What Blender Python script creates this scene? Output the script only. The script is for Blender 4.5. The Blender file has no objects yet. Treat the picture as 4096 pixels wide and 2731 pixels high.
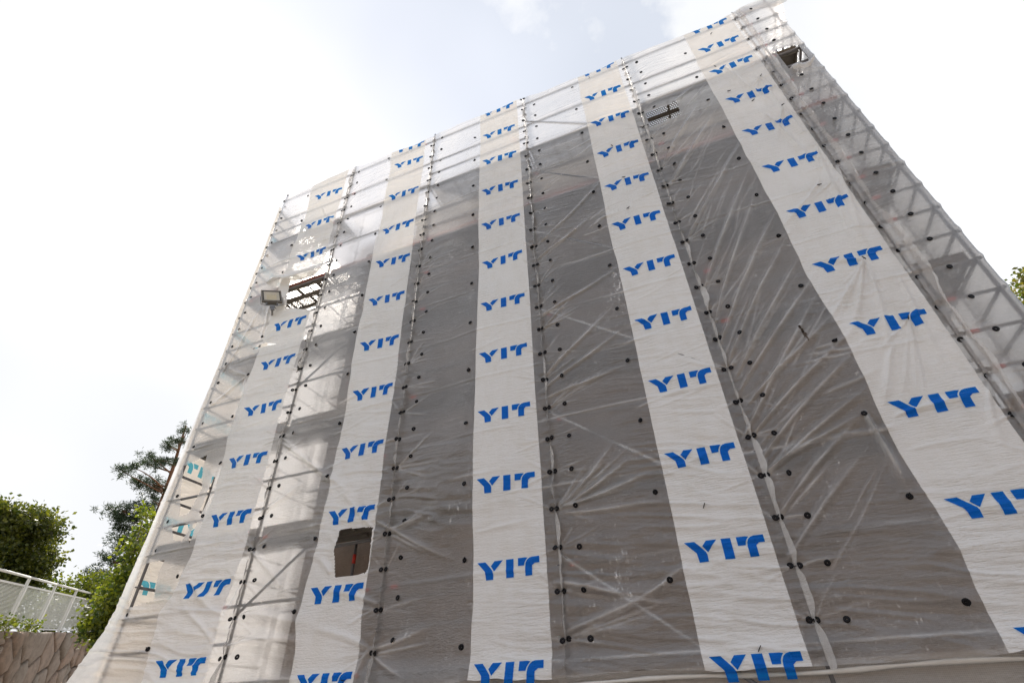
import bpy, math, random
import numpy as np
from mathutils import Vector, Matrix

random.seed(7)
R = np.random.RandomState(11)
sc = bpy.context.scene
COL = sc.collection

# ------------------------------------------------------------------ camera
FPX, PITCH, ROLL, YAW = 2020.05, math.radians(36.877), math.radians(-1.980), math.radians(-20.805)
CAMPOS = Vector((0.0, -6.3933, 1.6))
sy, cy = math.sin(YAW), math.cos(YAW); sp, cp = math.sin(PITCH), math.cos(PITCH); sr, cr = math.sin(ROLL), math.cos(ROLL)
right0 = Vector((cy, -sy, 0)); fwdh = Vector((sy, cy, 0)); upz = Vector((0, 0, 1))
fwd = fwdh * cp + upz * sp
up0 = upz * cp - fwdh * sp
cright = right0 * cr + up0 * sr
cup = up0 * cr - right0 * sr
cam = bpy.data.cameras.new('camera')
cam.sensor_width = 36.0
cam.lens = 36.0 * FPX / 4096.0
cam.clip_start = 0.05
cam.clip_end = 3000
camo = bpy.data.objects.new('camera', cam)
COL.objects.link(camo)
m = Matrix((cright, cup, -fwd)).transposed().to_4x4()
m.translation = CAMPOS
camo.matrix_world = m
sc.camera = camo

# ------------------------------------------------------------------ world, sun, exposure
SUN_DIR = Vector((-0.78, 0.42, 0.80)).normalized()
world = bpy.data.worlds.new('World')
sc.world = world
world.use_nodes = True
wn, wl = world.node_tree.nodes, world.node_tree.links
wn.clear()
wout = wn.new('ShaderNodeOutputWorld')
bg = wn.new('ShaderNodeBackground'); bg.inputs['Strength'].default_value = 0.1
wl.new(bg.outputs[0], wout.inputs[0])
sky = wn.new('ShaderNodeTexSky'); sky.sky_type = 'NISHITA'; sky.sun_disc = False
sky.sun_elevation = math.asin(SUN_DIR.z); sky.sun_rotation = math.atan2(SUN_DIR.x, SUN_DIR.y)
tc = wn.new('ShaderNodeTexCoord')
def wmath(op, a=None, b=None, v0=None, v1=None, v2=None, clamp=False):
    n = wn.new('ShaderNodeMath'); n.operation = op; n.use_clamp = clamp
    if a is not None: wl.new(a, n.inputs[0])
    if b is not None: wl.new(b, n.inputs[1])
    if v0 is not None: n.inputs[0].default_value = v0
    if v1 is not None: n.inputs[1].default_value = v1
    if v2 is not None: n.inputs[2].default_value = v2
    return n.outputs[0]
def wnoise(scale, detail, rough, off=(0, 0, 0), stretch=(1, 1, 1)):
    mp = wn.new('ShaderNodeMapping'); wl.new(tc.outputs['Generated'], mp.inputs[0])
    mp.inputs['Location'].default_value = off; mp.inputs['Scale'].default_value = stretch
    n = wn.new('ShaderNodeTexNoise'); wl.new(mp.outputs[0], n.inputs['Vector'])
    n.inputs['Scale'].default_value = scale; n.inputs['Detail'].default_value = detail; n.inputs['Roughness'].default_value = rough
    return n.outputs['Fac']
def wsmooth(v, a, b):
    n = wn.new('ShaderNodeMapRange'); n.interpolation_type = 'SMOOTHSTEP'; wl.new(v, n.inputs[0])
    n.inputs[1].default_value = a; n.inputs[2].default_value = b
    return n.outputs[0]
def wdot(d):
    n = wn.new('ShaderNodeVectorMath'); n.operation = 'DOT_PRODUCT'
    wl.new(tc.outputs['Generated'], n.inputs[0]); n.inputs[1].default_value = Vector(d).normalized()
    return n.outputs['Value']
# big cumulus bank on the left, broken veil over the rest of the sky
puff = wnoise(5.0, 8, 0.55)
bank = wmath('ADD', wdot((-0.86, 0.30, 0.42)), wmath('MULTIPLY', wmath('SUBTRACT', puff, v1=0.5), v1=0.16))
bankm = wsmooth(bank, 0.893, 0.912)
bank2 = wmath('ADD', wdot((0.42, 0.52, 0.66)), wmath('MULTIPLY', wmath('SUBTRACT', puff, v1=0.5), v1=0.22))
bankm = wmath('MAXIMUM', bankm, wsmooth(bank2, 0.86, 0.93))
veil = wsmooth(wnoise(2.1, 7, 0.6, off=(3.1, 1.7, 0.4)), 0.44, 0.74)
veil2 = wsmooth(wnoise(1.0, 4, 0.5, off=(0.3, 5.1, 2.2)), 0.50, 0.80)
hor = wn.new('ShaderNodeSeparateXYZ'); wl.new(tc.outputs['Generated'], hor.inputs[0])
glow = wsmooth(wdot(SUN_DIR), -0.15, 0.75)
low = wmath('MULTIPLY', wsmooth(hor.outputs['Z'], 0.80, 0.58), glow)
cl = wmath('MAXIMUM', wmath('MULTIPLY', wmath('MAXIMUM', veil, veil2), v1=0.95), wmath('MAXIMUM', low, bankm))
cl = wmath('MAXIMUM', cl, v1=0.66)
shade = wsmooth(wnoise(1.6, 3, 0.5, off=(7.0, 2.0, 1.0)), 0.40, 0.72)
crampn = wn.new('ShaderNodeMix'); crampn.data_type = 'RGBA'
wl.new(shade, crampn.inputs['Factor'])
crampn.inputs[6].default_value = (3.95, 4.02, 4.14, 1)
crampn.inputs[7].default_value = (4.85, 4.9, 5.0, 1)
lit = wn.new('ShaderNodeMapRange'); wl.new(glow, lit.inputs[0]); lit.inputs[3].default_value = 0.92; lit.inputs[4].default_value = 1.0
cscl = wn.new('ShaderNodeVectorMath'); cscl.operation = 'SCALE'
wl.new(crampn.outputs[2], cscl.inputs[0]); wl.new(lit.outputs[0], cscl.inputs['Scale'])
skym = wn.new('ShaderNodeMix'); skym.data_type = 'RGBA'; skym.blend_type = 'MULTIPLY'; skym.inputs['Factor'].default_value = 1
wl.new(sky.outputs[0], skym.inputs[6]); skym.inputs[7].default_value = (0.95, 0.92, 0.88, 1)
mixs = wn.new('ShaderNodeMix'); mixs.data_type = 'RGBA'
wl.new(cl, mixs.inputs['Factor']); wl.new(skym.outputs[2], mixs.inputs[6]); wl.new(cscl.outputs[0], mixs.inputs[7])
wl.new(mixs.outputs[2], bg.inputs['Color'])

sun = bpy.data.lights.new('sun', 'SUN')
sun.energy = 3.2; sun.angle = math.radians(10); sun.color = (1.0, 0.94, 0.86)
suno = bpy.data.objects.new('sun', sun); COL.objects.link(suno)
suno.rotation_euler = SUN_DIR.to_track_quat('Z', 'Y').to_euler()
suno.location = (-20, 25, 30)

sc.view_settings.view_transform = 'Standard'
sc.view_settings.look = 'None'
sc.view_settings.exposure = 1.26
sc.view_settings.gamma = 1.0
sc.view_settings.use_curve_mapping = False
sc.render.engine = 'CYCLES'
sc.cycles.max_bounces = 10
sc.cycles.diffuse_bounces = 4
sc.cycles.glossy_bounces = 3
sc.cycles.transmission_bounces = 6
sc.cycles.transparent_max_bounces = 24
sc.cycles.use_denoising = True
sc.cycles.sample_clamp_indirect = 6

# ------------------------------------------------------------------ helpers
def mat(name):
    m = bpy.data.materials.new(name); m.use_nodes = True
    nt = m.node_tree; nt.nodes.clear()
    out = nt.nodes.new('ShaderNodeOutputMaterial')
    return m, nt, out
class NT:
    def __init__(s, nt): s.nt = nt; s.n = nt.nodes; s.l = nt.links
    def new(s, t, **kw):
        n = s.n.new(t)
        for k, v in kw.items(): setattr(n, k, v)
        return n
    def put(s, sock, v):
        if hasattr(v, 'is_linked') or isinstance(v, bpy.types.NodeSocket): s.l.new(v, sock)
        else: sock.default_value = v
    def math(s, op, a, b=0.0, c=0.0, clamp=False):
        n = s.new('ShaderNodeMath', operation=op, use_clamp=clamp)
        s.put(n.inputs[0], a); s.put(n.inputs[1], b); s.put(n.inputs[2], c); return n.outputs[0]
    def noise(s, vec, scale, detail=4, rough=0.55):
        n = s.new('ShaderNodeTexNoise'); s.l.new(vec, n.inputs['Vector'])
        n.inputs['Scale'].default_value = scale; n.inputs['Detail'].default_value = detail; n.inputs['Roughness'].default_value = rough
        return n.outputs['Fac']
    def mapping(s, vec, scale=(1, 1, 1), rot=(0, 0, 0), loc=(0, 0, 0)):
        n = s.new('ShaderNodeMapping'); s.l.new(vec, n.inputs[0])
        n.inputs['Scale'].default_value = scale; n.inputs['Rotation'].default_value = rot; n.inputs['Location'].default_value = loc
        return n.outputs[0]
    def ss(s, v, a, b, lo=0.0, hi=1.0):
        n = s.new('ShaderNodeMapRange', interpolation_type='SMOOTHSTEP'); s.put(n.inputs[0], v)
        n.inputs[1].default_value = a; n.inputs[2].default_value = b; n.inputs[3].default_value = lo; n.inputs[4].default_value = hi
        return n.outputs[0]
    def mixc(s, f, a, b, blend='MIX'):
        n = s.new('ShaderNodeMix', data_type='RGBA', blend_type=blend)
        s.put(n.inputs['Factor'], f); s.put(n.inputs[6], a); s.put(n.inputs[7], b); return n.outputs[2]
    def mixs(s, f, a, b):
        n = s.new('ShaderNodeMixShader'); s.put(n.inputs[0], f); s.l.new(a, n.inputs[1]); s.l.new(b, n.inputs[2]); return n.outputs[0]
    def fresnel(s, ior, nrm):
        g = s.new('ShaderNodeNewGeometry').outputs['Backfacing']
        n = s.new('ShaderNodeFresnel'); s.l.new(nrm, n.inputs['Normal'])
        s.l.new(s.math('ADD', ior, s.math('MULTIPLY', g, 1.0 / ior - ior)), n.inputs[0])
        return n.outputs[0]
    def bump(s, h, strength, dist):
        n = s.new('ShaderNodeBump'); n.inputs['Strength'].default_value = strength; n.inputs['Distance'].default_value = dist
        s.l.new(h, n.inputs['Height']); return n.outputs[0]

def mesh_np(name, verts, faces, smooth=False):
    """faces: (n,k) int array"""
    me = bpy.data.meshes.new(name)
    verts = np.asarray(verts, dtype=np.float32); faces = np.asarray(faces, dtype=np.int32)
    n, k = faces.shape
    me.vertices.add(len(verts)); me.vertices.foreach_set('co', verts.ravel())
    me.loops.add(n * k); me.loops.foreach_set('vertex_index', faces.ravel())
    me.polygons.add(n)
    me.polygons.foreach_set('loop_start', np.arange(0, n * k, k, dtype=np.int32))
    me.polygons.foreach_set('loop_total', np.full(n, k, dtype=np.int32))
    if smooth: me.polygons.foreach_set('use_smooth', np.ones(n, dtype=bool))
    me.update(calc_edges=True); me.validate()
    return me
def mesh_py(name, verts, faces, smooth=False):
    me = bpy.data.meshes.new(name); me.from_pydata([tuple(v) for v in verts], [], [tuple(f) for f in faces]); me.update()
    if smooth:
        for p in me.polygons: p.use_smooth = True
    return me
def obj(name, me, m=None, parent=None, loc=None, rot=None):
    if m is not None and len(me.materials) == 0: me.materials.append(m)
    o = bpy.data.objects.new(name, me); COL.objects.link(o)
    if parent is not None: o.parent = parent
    if loc is not None: o.location = loc
    if rot is not None: o.rotation_euler = rot
    return o
def tag(o, label=None, cat=None, group=None, kind=None):
    if label: o['label'] = label
    if cat: o['category'] = cat
    if group: o['group'] = group
    if kind: o['kind'] = kind
    return o
def empty(name, loc=(0, 0, 0)):
    o = bpy.data.objects.new(name, None); COL.objects.link(o); o.location = loc; o.empty_display_size = 0.2
    return o
class MB:
    def __init__(s): s.v = []; s.f = []
    def add(s, v, f):
        b = len(s.v); s.v += [tuple(x) for x in v]; s.f += [tuple(i + b for i in q) for q in f]
    def box(s, x0, x1, y0, y1, z0, z1):
        s.add([(x0, y0, z0), (x1, y0, z0), (x1, y1, z0), (x0, y1, z0), (x0, y0, z1), (x1, y0, z1), (x1, y1, z1), (x0, y1, z1)],
              [(0, 3, 2, 1), (4, 5, 6, 7), (0, 1, 5, 4), (1, 2, 6, 5), (2, 3, 7, 6), (3, 0, 4, 7)])
    def tube(s, a, b, r0, r1=None, n=8, caps=True):
        if r1 is None: r1 = r0
        a = Vector(a); b = Vector(b); d = (b - a).normalized()
        u = d.orthogonal().normalized(); w = d.cross(u)
        v = []
        for p, r in ((a, r0), (b, r1)):
            for i in range(n):
                t = 2 * math.pi * i / n; v.append(p + (u * math.cos(t) + w * math.sin(t)) * r)
        f = [(i, (i + 1) % n, n + (i + 1) % n, n + i) for i in range(n)]
        if caps: f += [tuple(range(n))[::-1], tuple(range(n, 2 * n))]
        s.add(v, f)
    def path(s, pts, rads, n=8):
        prev = None; rings = []
        for i, p in enumerate(pts):
            p = Vector(p)
            d = (Vector(pts[min(i + 1, len(pts) - 1)]) - Vector(pts[max(i - 1, 0)])).normalized()
            if prev is None: u = d.orthogonal().normalized()
            else: u = (prev - d * prev.dot(d)).normalized()
            prev = u; w = d.cross(u)
            rings.append([p + (u * math.cos(2 * math.pi * k / n) + w * math.sin(2 * math.pi * k / n)) * rads[i] for k in range(n)])
        v = [q for r in rings for q in r]; f = []
        for i in range(len(rings) - 1):
            for k in range(n): f.append((i * n + k, i * n + (k + 1) % n, (i + 1) * n + (k + 1) % n, (i + 1) * n + k))
        f += [tuple(range(n))[::-1], tuple(range((len(rings) - 1) * n, len(rings) * n))]
        s.add(v, f)
    def mesh(s, name, smooth=False): return mesh_py(name, s.v, s.f, smooth)

# ------------------------------------------------------------------ materials
def simple(name, col, rough=0.6, metal=0.0, noise_amt=0.25, nscale=6.0, bump=0.0, bscale=40.0, spec=0.4):
    m, nt, out = mat(name); q = NT(nt)
    b = q.new('ShaderNodeBsdfPrincipled'); q.l.new(b.outputs[0], out.inputs[0])
    pos = q.new('ShaderNodeNewGeometry').outputs['Position']
    n = q.noise(pos, nscale, 6, 0.6)
    f = q.math('MULTIPLY', q.math('SUBTRACT', n, 0.5), 2 * noise_amt)
    f = q.math('ADD', f, 1.0)
    c = q.mixc(1.0, (*col, 1), (1, 1, 1, 1), 'MULTIPLY')
    cc = q.new('ShaderNodeVectorMath', operation='SCALE'); q.l.new(c, cc.inputs[0]); q.l.new(f, cc.inputs['Scale'])
    q.l.new(cc.outputs[0], b.inputs['Base Color'])
    b.inputs['Roughness'].default_value = rough; b.inputs['Metallic'].default_value = metal
    b.inputs['Specular IOR Level'].default_value = spec
    if bump > 0:
        q.l.new(q.bump(q.noise(pos, bscale, 5, 0.6), 1.0, bump), b.inputs['Normal'])
    return m

def film_mat(name, opac, threads=0.18, tint=(0.82, 0.81, 0.80), trl=(0.86, 0.82, 0.78), trf=0.45, dirt=0.3, wrinkle=1.0, blur=0.5):
    """thin reinforced polyethylene: partly see-through, partly scattering, glossy"""
    m, nt, out = mat(name); q = NT(nt)
    g = q.new('ShaderNodeNewGeometry'); pos = g.outputs['Position']
    sep = q.new('ShaderNodeSeparateXYZ'); q.l.new(pos, sep.inputs[0])
    # reinforcing threads every 15 mm both ways
    def lines(c):
        w = q.math('SINE', q.math('MULTIPLY', c, 2 * math.pi / 0.015)); return q.ss(w, 0.45, 0.95)
    hx = q.math('ADD', sep.outputs['X'], sep.outputs['Y'])
    grid = q.math('MAXIMUM', lines(hx), lines(sep.outputs['Z']))
    # dusty scuffs, mostly short strokes running down
    sc1 = q.noise(q.mapping(pos, (34, 34, 11), (0, 0.35, 0)), 1.0, 5, 0.65)
    sc2 = q.noise(pos, 1.1, 5, 0.6)
    scuff = q.math('MULTIPLY', q.ss(sc1, 0.57, 0.70), q.ss(sc2, 0.40, 0.64))
    haze = q.ss(q.noise(q.mapping(pos, (1, 1, 0.6)), 1.7, 6, 0.6), 0.35, 0.75)
    drip = q.math('MULTIPLY', q.ss(q.noise(q.mapping(pos, (16, 16, 0.35)), 1.0, 5, 0.7), 0.60, 0.72), q.ss(q.noise(q.mapping(pos, (0.7, 0.7, 0.25), loc=(4, 0, 1)), 1.0, 3, 0.5), 0.50, 0.66))
    marks = q.math('ADD', q.math('MULTIPLY', grid, threads), q.math('MULTIPLY', scuff, dirt))
    weave = q.ss(q.noise(pos, 52, 2, 0.6), 0.42, 0.66)      # uneven weave and dust caught in it
    marks = q.math('ADD', marks, q.math('MULTIPLY', weave, 0.10))
    marks = q.math('ADD', marks, q.math('MULTIPLY', drip, dirt * 0.5), clamp=True)
    fl1 = q.noise(q.mapping(pos, (46, 46, 17), (0, 0.3, 0)), 1.0, 3, 0.6)
    fleck = q.math('MULTIPLY', q.ss(fl1, 0.635, 0.70), q.ss(q.noise(pos, 0.55, 3, 0.5), 0.36, 0.60))
    spl = q.math('MULTIPLY', q.ss(q.noise(q.mapping(pos, (30, 30, 9), (0, 0.2, 0)), 1.0, 6, 0.75), 0.53, 0.62), q.ss(q.noise(q.mapping(pos, (1.5, 1.5, 0.9), loc=(2.2, 0, 6.1)), 1.0, 4, 0.6), 0.60, 0.72))
    spl = q.math('MULTIPLY', q.math('ADD', q.math('MULTIPLY', fleck, 0.5), q.math('MULTIPLY', spl, 0.9), clamp=True), dirt * 2.0, clamp=True)
    crs = q.new('ShaderNodeAttribute', attribute_name='crease_sheen').outputs['Fac']      # sheen on the folds painted in as white streaks; also pale rail lines
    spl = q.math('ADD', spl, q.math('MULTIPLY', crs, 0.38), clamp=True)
    fac = q.math('ADD', opac, q.math('MULTIPLY', haze, 0.17), clamp=True)
    # crinkle relief
    w1 = q.noise(q.mapping(pos, (7, 7, 42), (0, 0.18, 0)), 1.0, 4, 0.55)
    w2 = q.noise(q.mapping(pos, (26, 26, 60), (0, -0.25, 0)), 1.0, 3, 0.5)
    wd_ = q.noise(q.mapping(pos, (8, 8, 22), (0, -0.6, 0)), 1.0, 5, 0.6)
    mk = q.ss(q.noise(pos, 0.8, 3, 0.5), 0.40, 0.62); mk2 = q.ss(q.noise(q.mapping(pos, loc=(5, 2, 9)), 1.1, 3, 0.5), 0.38, 0.60)
    w1 = q.math('ADD', q.math('MULTIPLY', w1, q.math('ADD', 0.25, mk)), q.math('MULTIPLY', wd_, q.math('MULTIPLY', mk2, 1.1)))
    h = q.math('ADD', q.math('MULTIPLY', w1, 1.0), q.math('MULTIPLY', w2, 0.4))
    nrm = q.bump(h, 0.9, 0.014 * wrinkle)
    dif = q.new('ShaderNodeBsdfDiffuse'); dif.inputs[0].default_value = (*tint, 1); q.l.new(nrm, dif.inputs['Normal'])
    tr = q.new('ShaderNodeBsdfTranslucent'); tr.inputs[0].default_value = (*trl, 1); q.l.new(nrm, tr.inputs['Normal'])
    body = q.mixs(trf, dif.outputs[0], tr.outputs[0])
    tp = q.new('ShaderNodeBsdfTransparent'); tp.inputs[0].default_value = (0.84, 0.82, 0.80, 1)
    rf = q.new('ShaderNodeBsdfRefraction'); rf.inputs['IOR'].default_value = 1.12; rf.inputs['Roughness'].default_value = 0.62; rf.inputs[0].default_value = (0.86, 0.835, 0.81, 1); q.l.new(nrm, rf.inputs['Normal'])
    s1 = q.mixs(fac, q.mixs(blur, tp.outputs[0], rf.outputs[0]), body)
    wht = q.new('ShaderNodeBsdfDiffuse'); wht.inputs[0].default_value = (0.90, 0.89, 0.89, 1); q.l.new(nrm, wht.inputs['Normal'])
    wtr = q.new('ShaderNodeBsdfTranslucent'); wtr.inputs[0].default_value = (0.86, 0.82, 0.77, 1)
    s1 = q.mixs(marks, s1, q.mixs(0.4, wht.outputs[0], wtr.outputs[0]))
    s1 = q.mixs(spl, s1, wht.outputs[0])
    gl = q.new('ShaderNodeBsdfGlossy'); gl.inputs['Roughness'].default_value = 0.17; gl.inputs[0].default_value = (1, 1, 1, 1); q.l.new(nrm, gl.inputs['Normal'])
    s2 = q.mixs(q.math('ADD', q.math('MULTIPLY', q.fresnel(1.5, nrm), 1.45), 0.0, clamp=True), s1, gl.outputs[0])
    q.l.new(s2, out.inputs[0])
    return m
M = {}
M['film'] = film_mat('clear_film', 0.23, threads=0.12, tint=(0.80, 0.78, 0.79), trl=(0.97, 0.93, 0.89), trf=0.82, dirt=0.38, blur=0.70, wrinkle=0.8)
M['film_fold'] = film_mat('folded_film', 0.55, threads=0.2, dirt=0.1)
M['net'] = film_mat('net_film', 0.45, threads=0.30, tint=(0.62, 0.61, 0.58), dirt=0.1)

def strip_mat():
    m, nt, out = mat('white_print'); q = NT(nt)
    pos = q.new('ShaderNodeNewGeometry').outputs['Position']
    w1 = q.noise(q.mapping(pos, (5, 5, 46), (0, 0.16, 0)), 1.0, 4, 0.55)
    w2 = q.noise(q.mapping(pos, (30, 30, 70), (0, -0.2, 0)), 1.0, 3, 0.5)
    w3 = q.noise(pos, 160, 2, 0.5)
    wd_ = q.noise(q.mapping(pos, (9, 9, 26), (0, -0.55, 0)), 1.0, 4, 0.6)
    mk = q.ss(q.noise(pos, 0.9, 3, 0.5), 0.38, 0.62); mk2 = q.ss(q.noise(q.mapping(pos, loc=(5, 2, 9)), 1.3, 3, 0.5), 0.40, 0.60)
    w1 = q.math('ADD', q.math('MULTIPLY', w1, q.math('ADD', 0.35, mk)), q.math('MULTIPLY', wd_, q.math('MULTIPLY', mk2, 0.9)))
    h = q.math('ADD', q.math('ADD', w1, q.math('MULTIPLY', w2, 0.45)), q.math('MULTIPLY', w3, 0.10))
    nrm = q.bump(h, 0.9, 0.015)
    d = q.noise(q.mapping(pos, (3, 3, 1)), 2.0, 6, 0.65)
    col = q.mixc(q.ss(d, 0.4, 0.75), (0.94, 0.94, 0.94, 1), (0.89, 0.88, 0.86, 1))
    dif = q.new('ShaderNodeBsdfDiffuse'); q.l.new(col, dif.inputs[0]); q.l.new(nrm, dif.inputs['Normal'])
    tr = q.new('ShaderNodeBsdfTranslucent'); tr.inputs[0].default_value = (0.92, 0.84, 0.74, 1); q.l.new(nrm, tr.inputs['Normal'])
    body = q.mixs(0.27, dif.outputs[0], tr.outputs[0])
    tp = q.new('ShaderNodeBsdfTransparent')
    s = q.mixs(0.975, tp.outputs[0], body)
    gl = q.new('ShaderNodeBsdfGlossy'); gl.inputs['Roughness'].default_value = 0.35; q.l.new(nrm, gl.inputs['Normal'])
    q.l.new(q.mixs(q.fresnel(1.45, nrm), s, gl.outputs[0]), out.inputs[0])
    return m
M['strip'] = strip_mat()
def ink_mat():
    m, nt, out = mat('blue_ink'); q = NT(nt)
    pos = q.new('ShaderNodeNewGeometry').outputs['Position']
    w1 = q.noise(q.mapping(pos, (5, 5, 46), (0, 0.16, 0)), 1.0, 4, 0.55)
    w2 = q.noise(q.mapping(pos, (30, 30, 70), (0, -0.2, 0)), 1.0, 3, 0.5)
    wd_ = q.noise(q.mapping(pos, (9, 9, 26), (0, -0.55, 0)), 1.0, 4, 0.6)
    mk = q.ss(q.noise(pos, 0.9, 3, 0.5), 0.38, 0.62); mk2 = q.ss(q.noise(q.mapping(pos, loc=(5, 2, 9)), 1.3, 3, 0.5), 0.40, 0.60)
    w1 = q.math('ADD', q.math('MULTIPLY', w1, q.math('ADD', 0.35, mk)), q.math('MULTIPLY', wd_, q.math('MULTIPLY', mk2, 0.9)))
    nrm = q.bump(q.math('ADD', w1, q.math('MULTIPLY', w2, 0.45)), 0.9, 0.015)
    wear = q.ss(q.noise(pos, 60, 4, 0.7), 0.52, 0.75)
    col = q.mixc(wear, (0.0, 0.12, 0.60, 1), (0.0, 0.17, 0.66, 1))
    dif = q.new('ShaderNodeBsdfDiffuse'); q.l.new(col, dif.inputs[0]); q.l.new(nrm, dif.inputs['Normal'])
    tp = q.new('ShaderNodeBsdfTransparent'); tp.inputs[0].default_value = (0.0, 0.50, 0.95, 1)
    body = q.mixs(0.44, dif.outputs[0], tp.outputs[0])
    gl = q.new('ShaderNodeBsdfGlossy'); gl.inputs['Roughness'].default_value = 0.35; q.l.new(nrm, gl.inputs['Normal'])
    q.l.new(q.mixs(q.math('MULTIPLY', q.fresnel(1.4, nrm), 0.4), body, gl.outputs[0]), out.inputs[0])
    return m
M['ink'] = ink_mat()
def ink_back_mat():      # reverse of the print: the light comes through film and ink together
    m, nt, out = mat('print_reverse'); q = NT(nt)
    d = q.new('ShaderNodeBsdfDiffuse'); d.inputs[0].default_value = (0.10, 0.50, 0.70, 1)
    tp = q.new('ShaderNodeBsdfTransparent'); tp.inputs[0].default_value = (0.22, 0.72, 0.92, 1)
    q.l.new(q.mixs(0.7, d.outputs[0], tp.outputs[0]), out.inputs[0]); return m
M['ink_back'] = ink_back_mat()
M['black'] = simple('black_rubber', (0.006, 0.006, 0.008), 0.5, nscale=30, spec=0.2)
M['steel'] = simple('galvanised_steel', (0.22, 0.22, 0.23), 0.55, 0.45, 0.25, 12)
M['redpaint'] = simple('red_marker_paint', (0.55, 0.045, 0.03), 0.55, nscale=30)
M['toe'] = simple('red_brown_board', (0.26, 0.085, 0.065), 0.7, 0, 0.3, 9, 0.003, 60)
M['wall'] = simple('grey_brown_render', (0.25, 0.205, 0.175), 0.9, 0, 0.35, 2.5, 0.012, 22)
M['frieze'] = simple('pale_render', (0.46, 0.43, 0.40), 0.9, 0, 0.2, 3)
M['roof'] = simple('dark_roof_felt', (0.06, 0.06, 0.065), 0.85)
M['whitepipe'] = simple('white_plastic', (0.72, 0.71, 0.68), 0.4, 0, 0.1)
M['wood'] = simple('wet_timber', (0.10, 0.075, 0.05), 0.8, 0, 0.35, 8)

def deck_mat():
    """steel deck sheet with rows of punched holes"""
    m, nt, out = mat('perforated_deck'); q = NT(nt)
    pos = q.new('ShaderNodeNewGeometry').outputs['Position']
    sep = q.new('ShaderNodeSeparateXYZ'); q.l.new(pos, sep.inputs[0])
    def cell(c, pitch, off=0.0):
        t = q.math('FRACT', q.math('ADD', q.math('MULTIPLY', c, 1 / pitch), off))
        return q.math('ABSOLUTE', q.math('SUBTRACT', t, 0.5))
    row = q.math('FLOOR', q.math('MULTIPLY', sep.outputs['Y'], 1 / 0.042))
    odd = q.math('MULTIPLY', q.math('FRACT', q.math('MULTIPLY', row, 0.5)), 1.0)
    a = cell(q.math('ADD', sep.outputs['X'], q.math('MULTIPLY', odd, 0.05)), 0.05); b = cell(sep.outputs['Y'], 0.042)
    r2 = q.math('ADD', q.math('MULTIPLY', a, a), q.math('MULTIPLY', b, b))
    hole = q.math('LESS_THAN', r2, 0.105)
    band = q.math('LESS_THAN', cell(sep.outputs['X'], 0.64), 0.465)
    hole = q.math('MULTIPLY', hole, band)
    p = q.new('ShaderNodeBsdfPrincipled'); p.inputs['Base Color'].default_value = (0.20, 0.18, 0.155, 1)
    p.inputs['Roughness'].default_value = 0.7; p.inputs['Metallic'].default_value = 0.2
    tp = q.new('ShaderNodeBsdfTransparent')
    q.l.new(q.mixs(hole, p.outputs[0], tp.outputs[0]), out.inputs[0])
    return m
M['deck'] = deck_mat()
M['deckframe'] = simple('deck_rim_steel', (0.17, 0.155, 0.135), 0.7, 0.3, 0.3, 10)

def leaf_mat(name, c1, c2, trans=0.4):
    m, nt, out = mat(name); q = NT(nt)
    pos = q.new('ShaderNodeNewGeometry')
    n = q.noise(pos.outputs['Position'], 2.3, 4, 0.6); rnd = pos.outputs['Random Per Island']
    f = q.math('ADD', q.math('MULTIPLY', n, 0.6), q.math('MULTIPLY', rnd, 0.5), clamp=True)
    c = q.mixc(q.ss(f, 0.2, 0.9), (*c1, 1), (*c2, 1))
    d = q.new('ShaderNodeBsdfPrincipled'); q.l.new(c, d.inputs['Base Color']); d.inputs['Roughness'].default_value = 0.5
    t = q.new('ShaderNodeBsdfTranslucent')
    c2n = q.mixc(1.0, c, (1.5, 1.5, 0.6, 1), 'MULTIPLY'); q.l.new(c2n, t.inputs[0])
    q.l.new(q.mixs(trans, d.outputs[0], t.outputs[0]), out.inputs[0])
    return m
M['needle'] = leaf_mat('pine_needles', (0.022, 0.040, 0.026), (0.055, 0.085, 0.045), 0.2)
M['ivyleaf'] = leaf_mat('climber_leaves', (0.026, 0.046, 0.010), (0.17, 0.175, 0.03), 0.40)
M['shrubleaf'] = leaf_mat('shrub_leaves', (0.04, 0.08, 0.016), (0.23, 0.25, 0.03), 0.45)
M['rightleaf'] = leaf_mat('maple_leaves', (0.06, 0.11, 0.02), (0.20, 0.17, 0.04), 0.4)
M['pinebark'] = simple('pine_bark', (0.20, 0.095, 0.05), 0.9, 0, 0.4, 6, 0.02, 18)
M['bark'] = simple('grey_bark', (0.13, 0.11, 0.085), 0.9, 0, 0.4, 6, 0.02, 18)
M['whitemetal'] = simple('white_painted_metal', (0.70, 0.69, 0.66), 0.45, 0, 0.08)
M['mesh'] = simple('grey_wire', (0.66, 0.66, 0.60), 0.6, 0, 0.1)
def stone_mat():
    m, nt, out = mat('granite'); q = NT(nt)
    pos = q.new('ShaderNodeNewGeometry').outputs['Position']
    oi = q.new('ShaderNodeObjectInfo').outputs['Random']
    n = q.noise(pos, 5, 8, 0.65)
    c = q.mixc(oi, (0.30, 0.215, 0.165, 1), (0.23, 0.205, 0.175, 1))
    c = q.mixc(q.ss(n, 0.35, 0.75), c, (0.17, 0.13, 0.10, 1))
    lich = q.ss(q.noise(pos, 9, 5, 0.6), 0.62, 0.75)
    c = q.mixc(q.math('MULTIPLY', lich, 0.6), c, (0.30, 0.27, 0.20, 1))
    b = q.new('ShaderNodeBsdfPrincipled'); q.l.new(c, b.inputs['Base Color']); b.inputs['Roughness'].default_value = 0.9
    q.l.new(q.bump(q.noise(pos, 14, 8, 0.65), 1.0, 0.03), b.inputs['Normal'])
    q.l.new(b.outputs[0], out.inputs[0]); return m
M['stone'] = stone_mat()
M['mortar'] = simple('dark_joint', (0.045, 0.04, 0.033), 0.95, 0, 0.4, 6)
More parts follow.
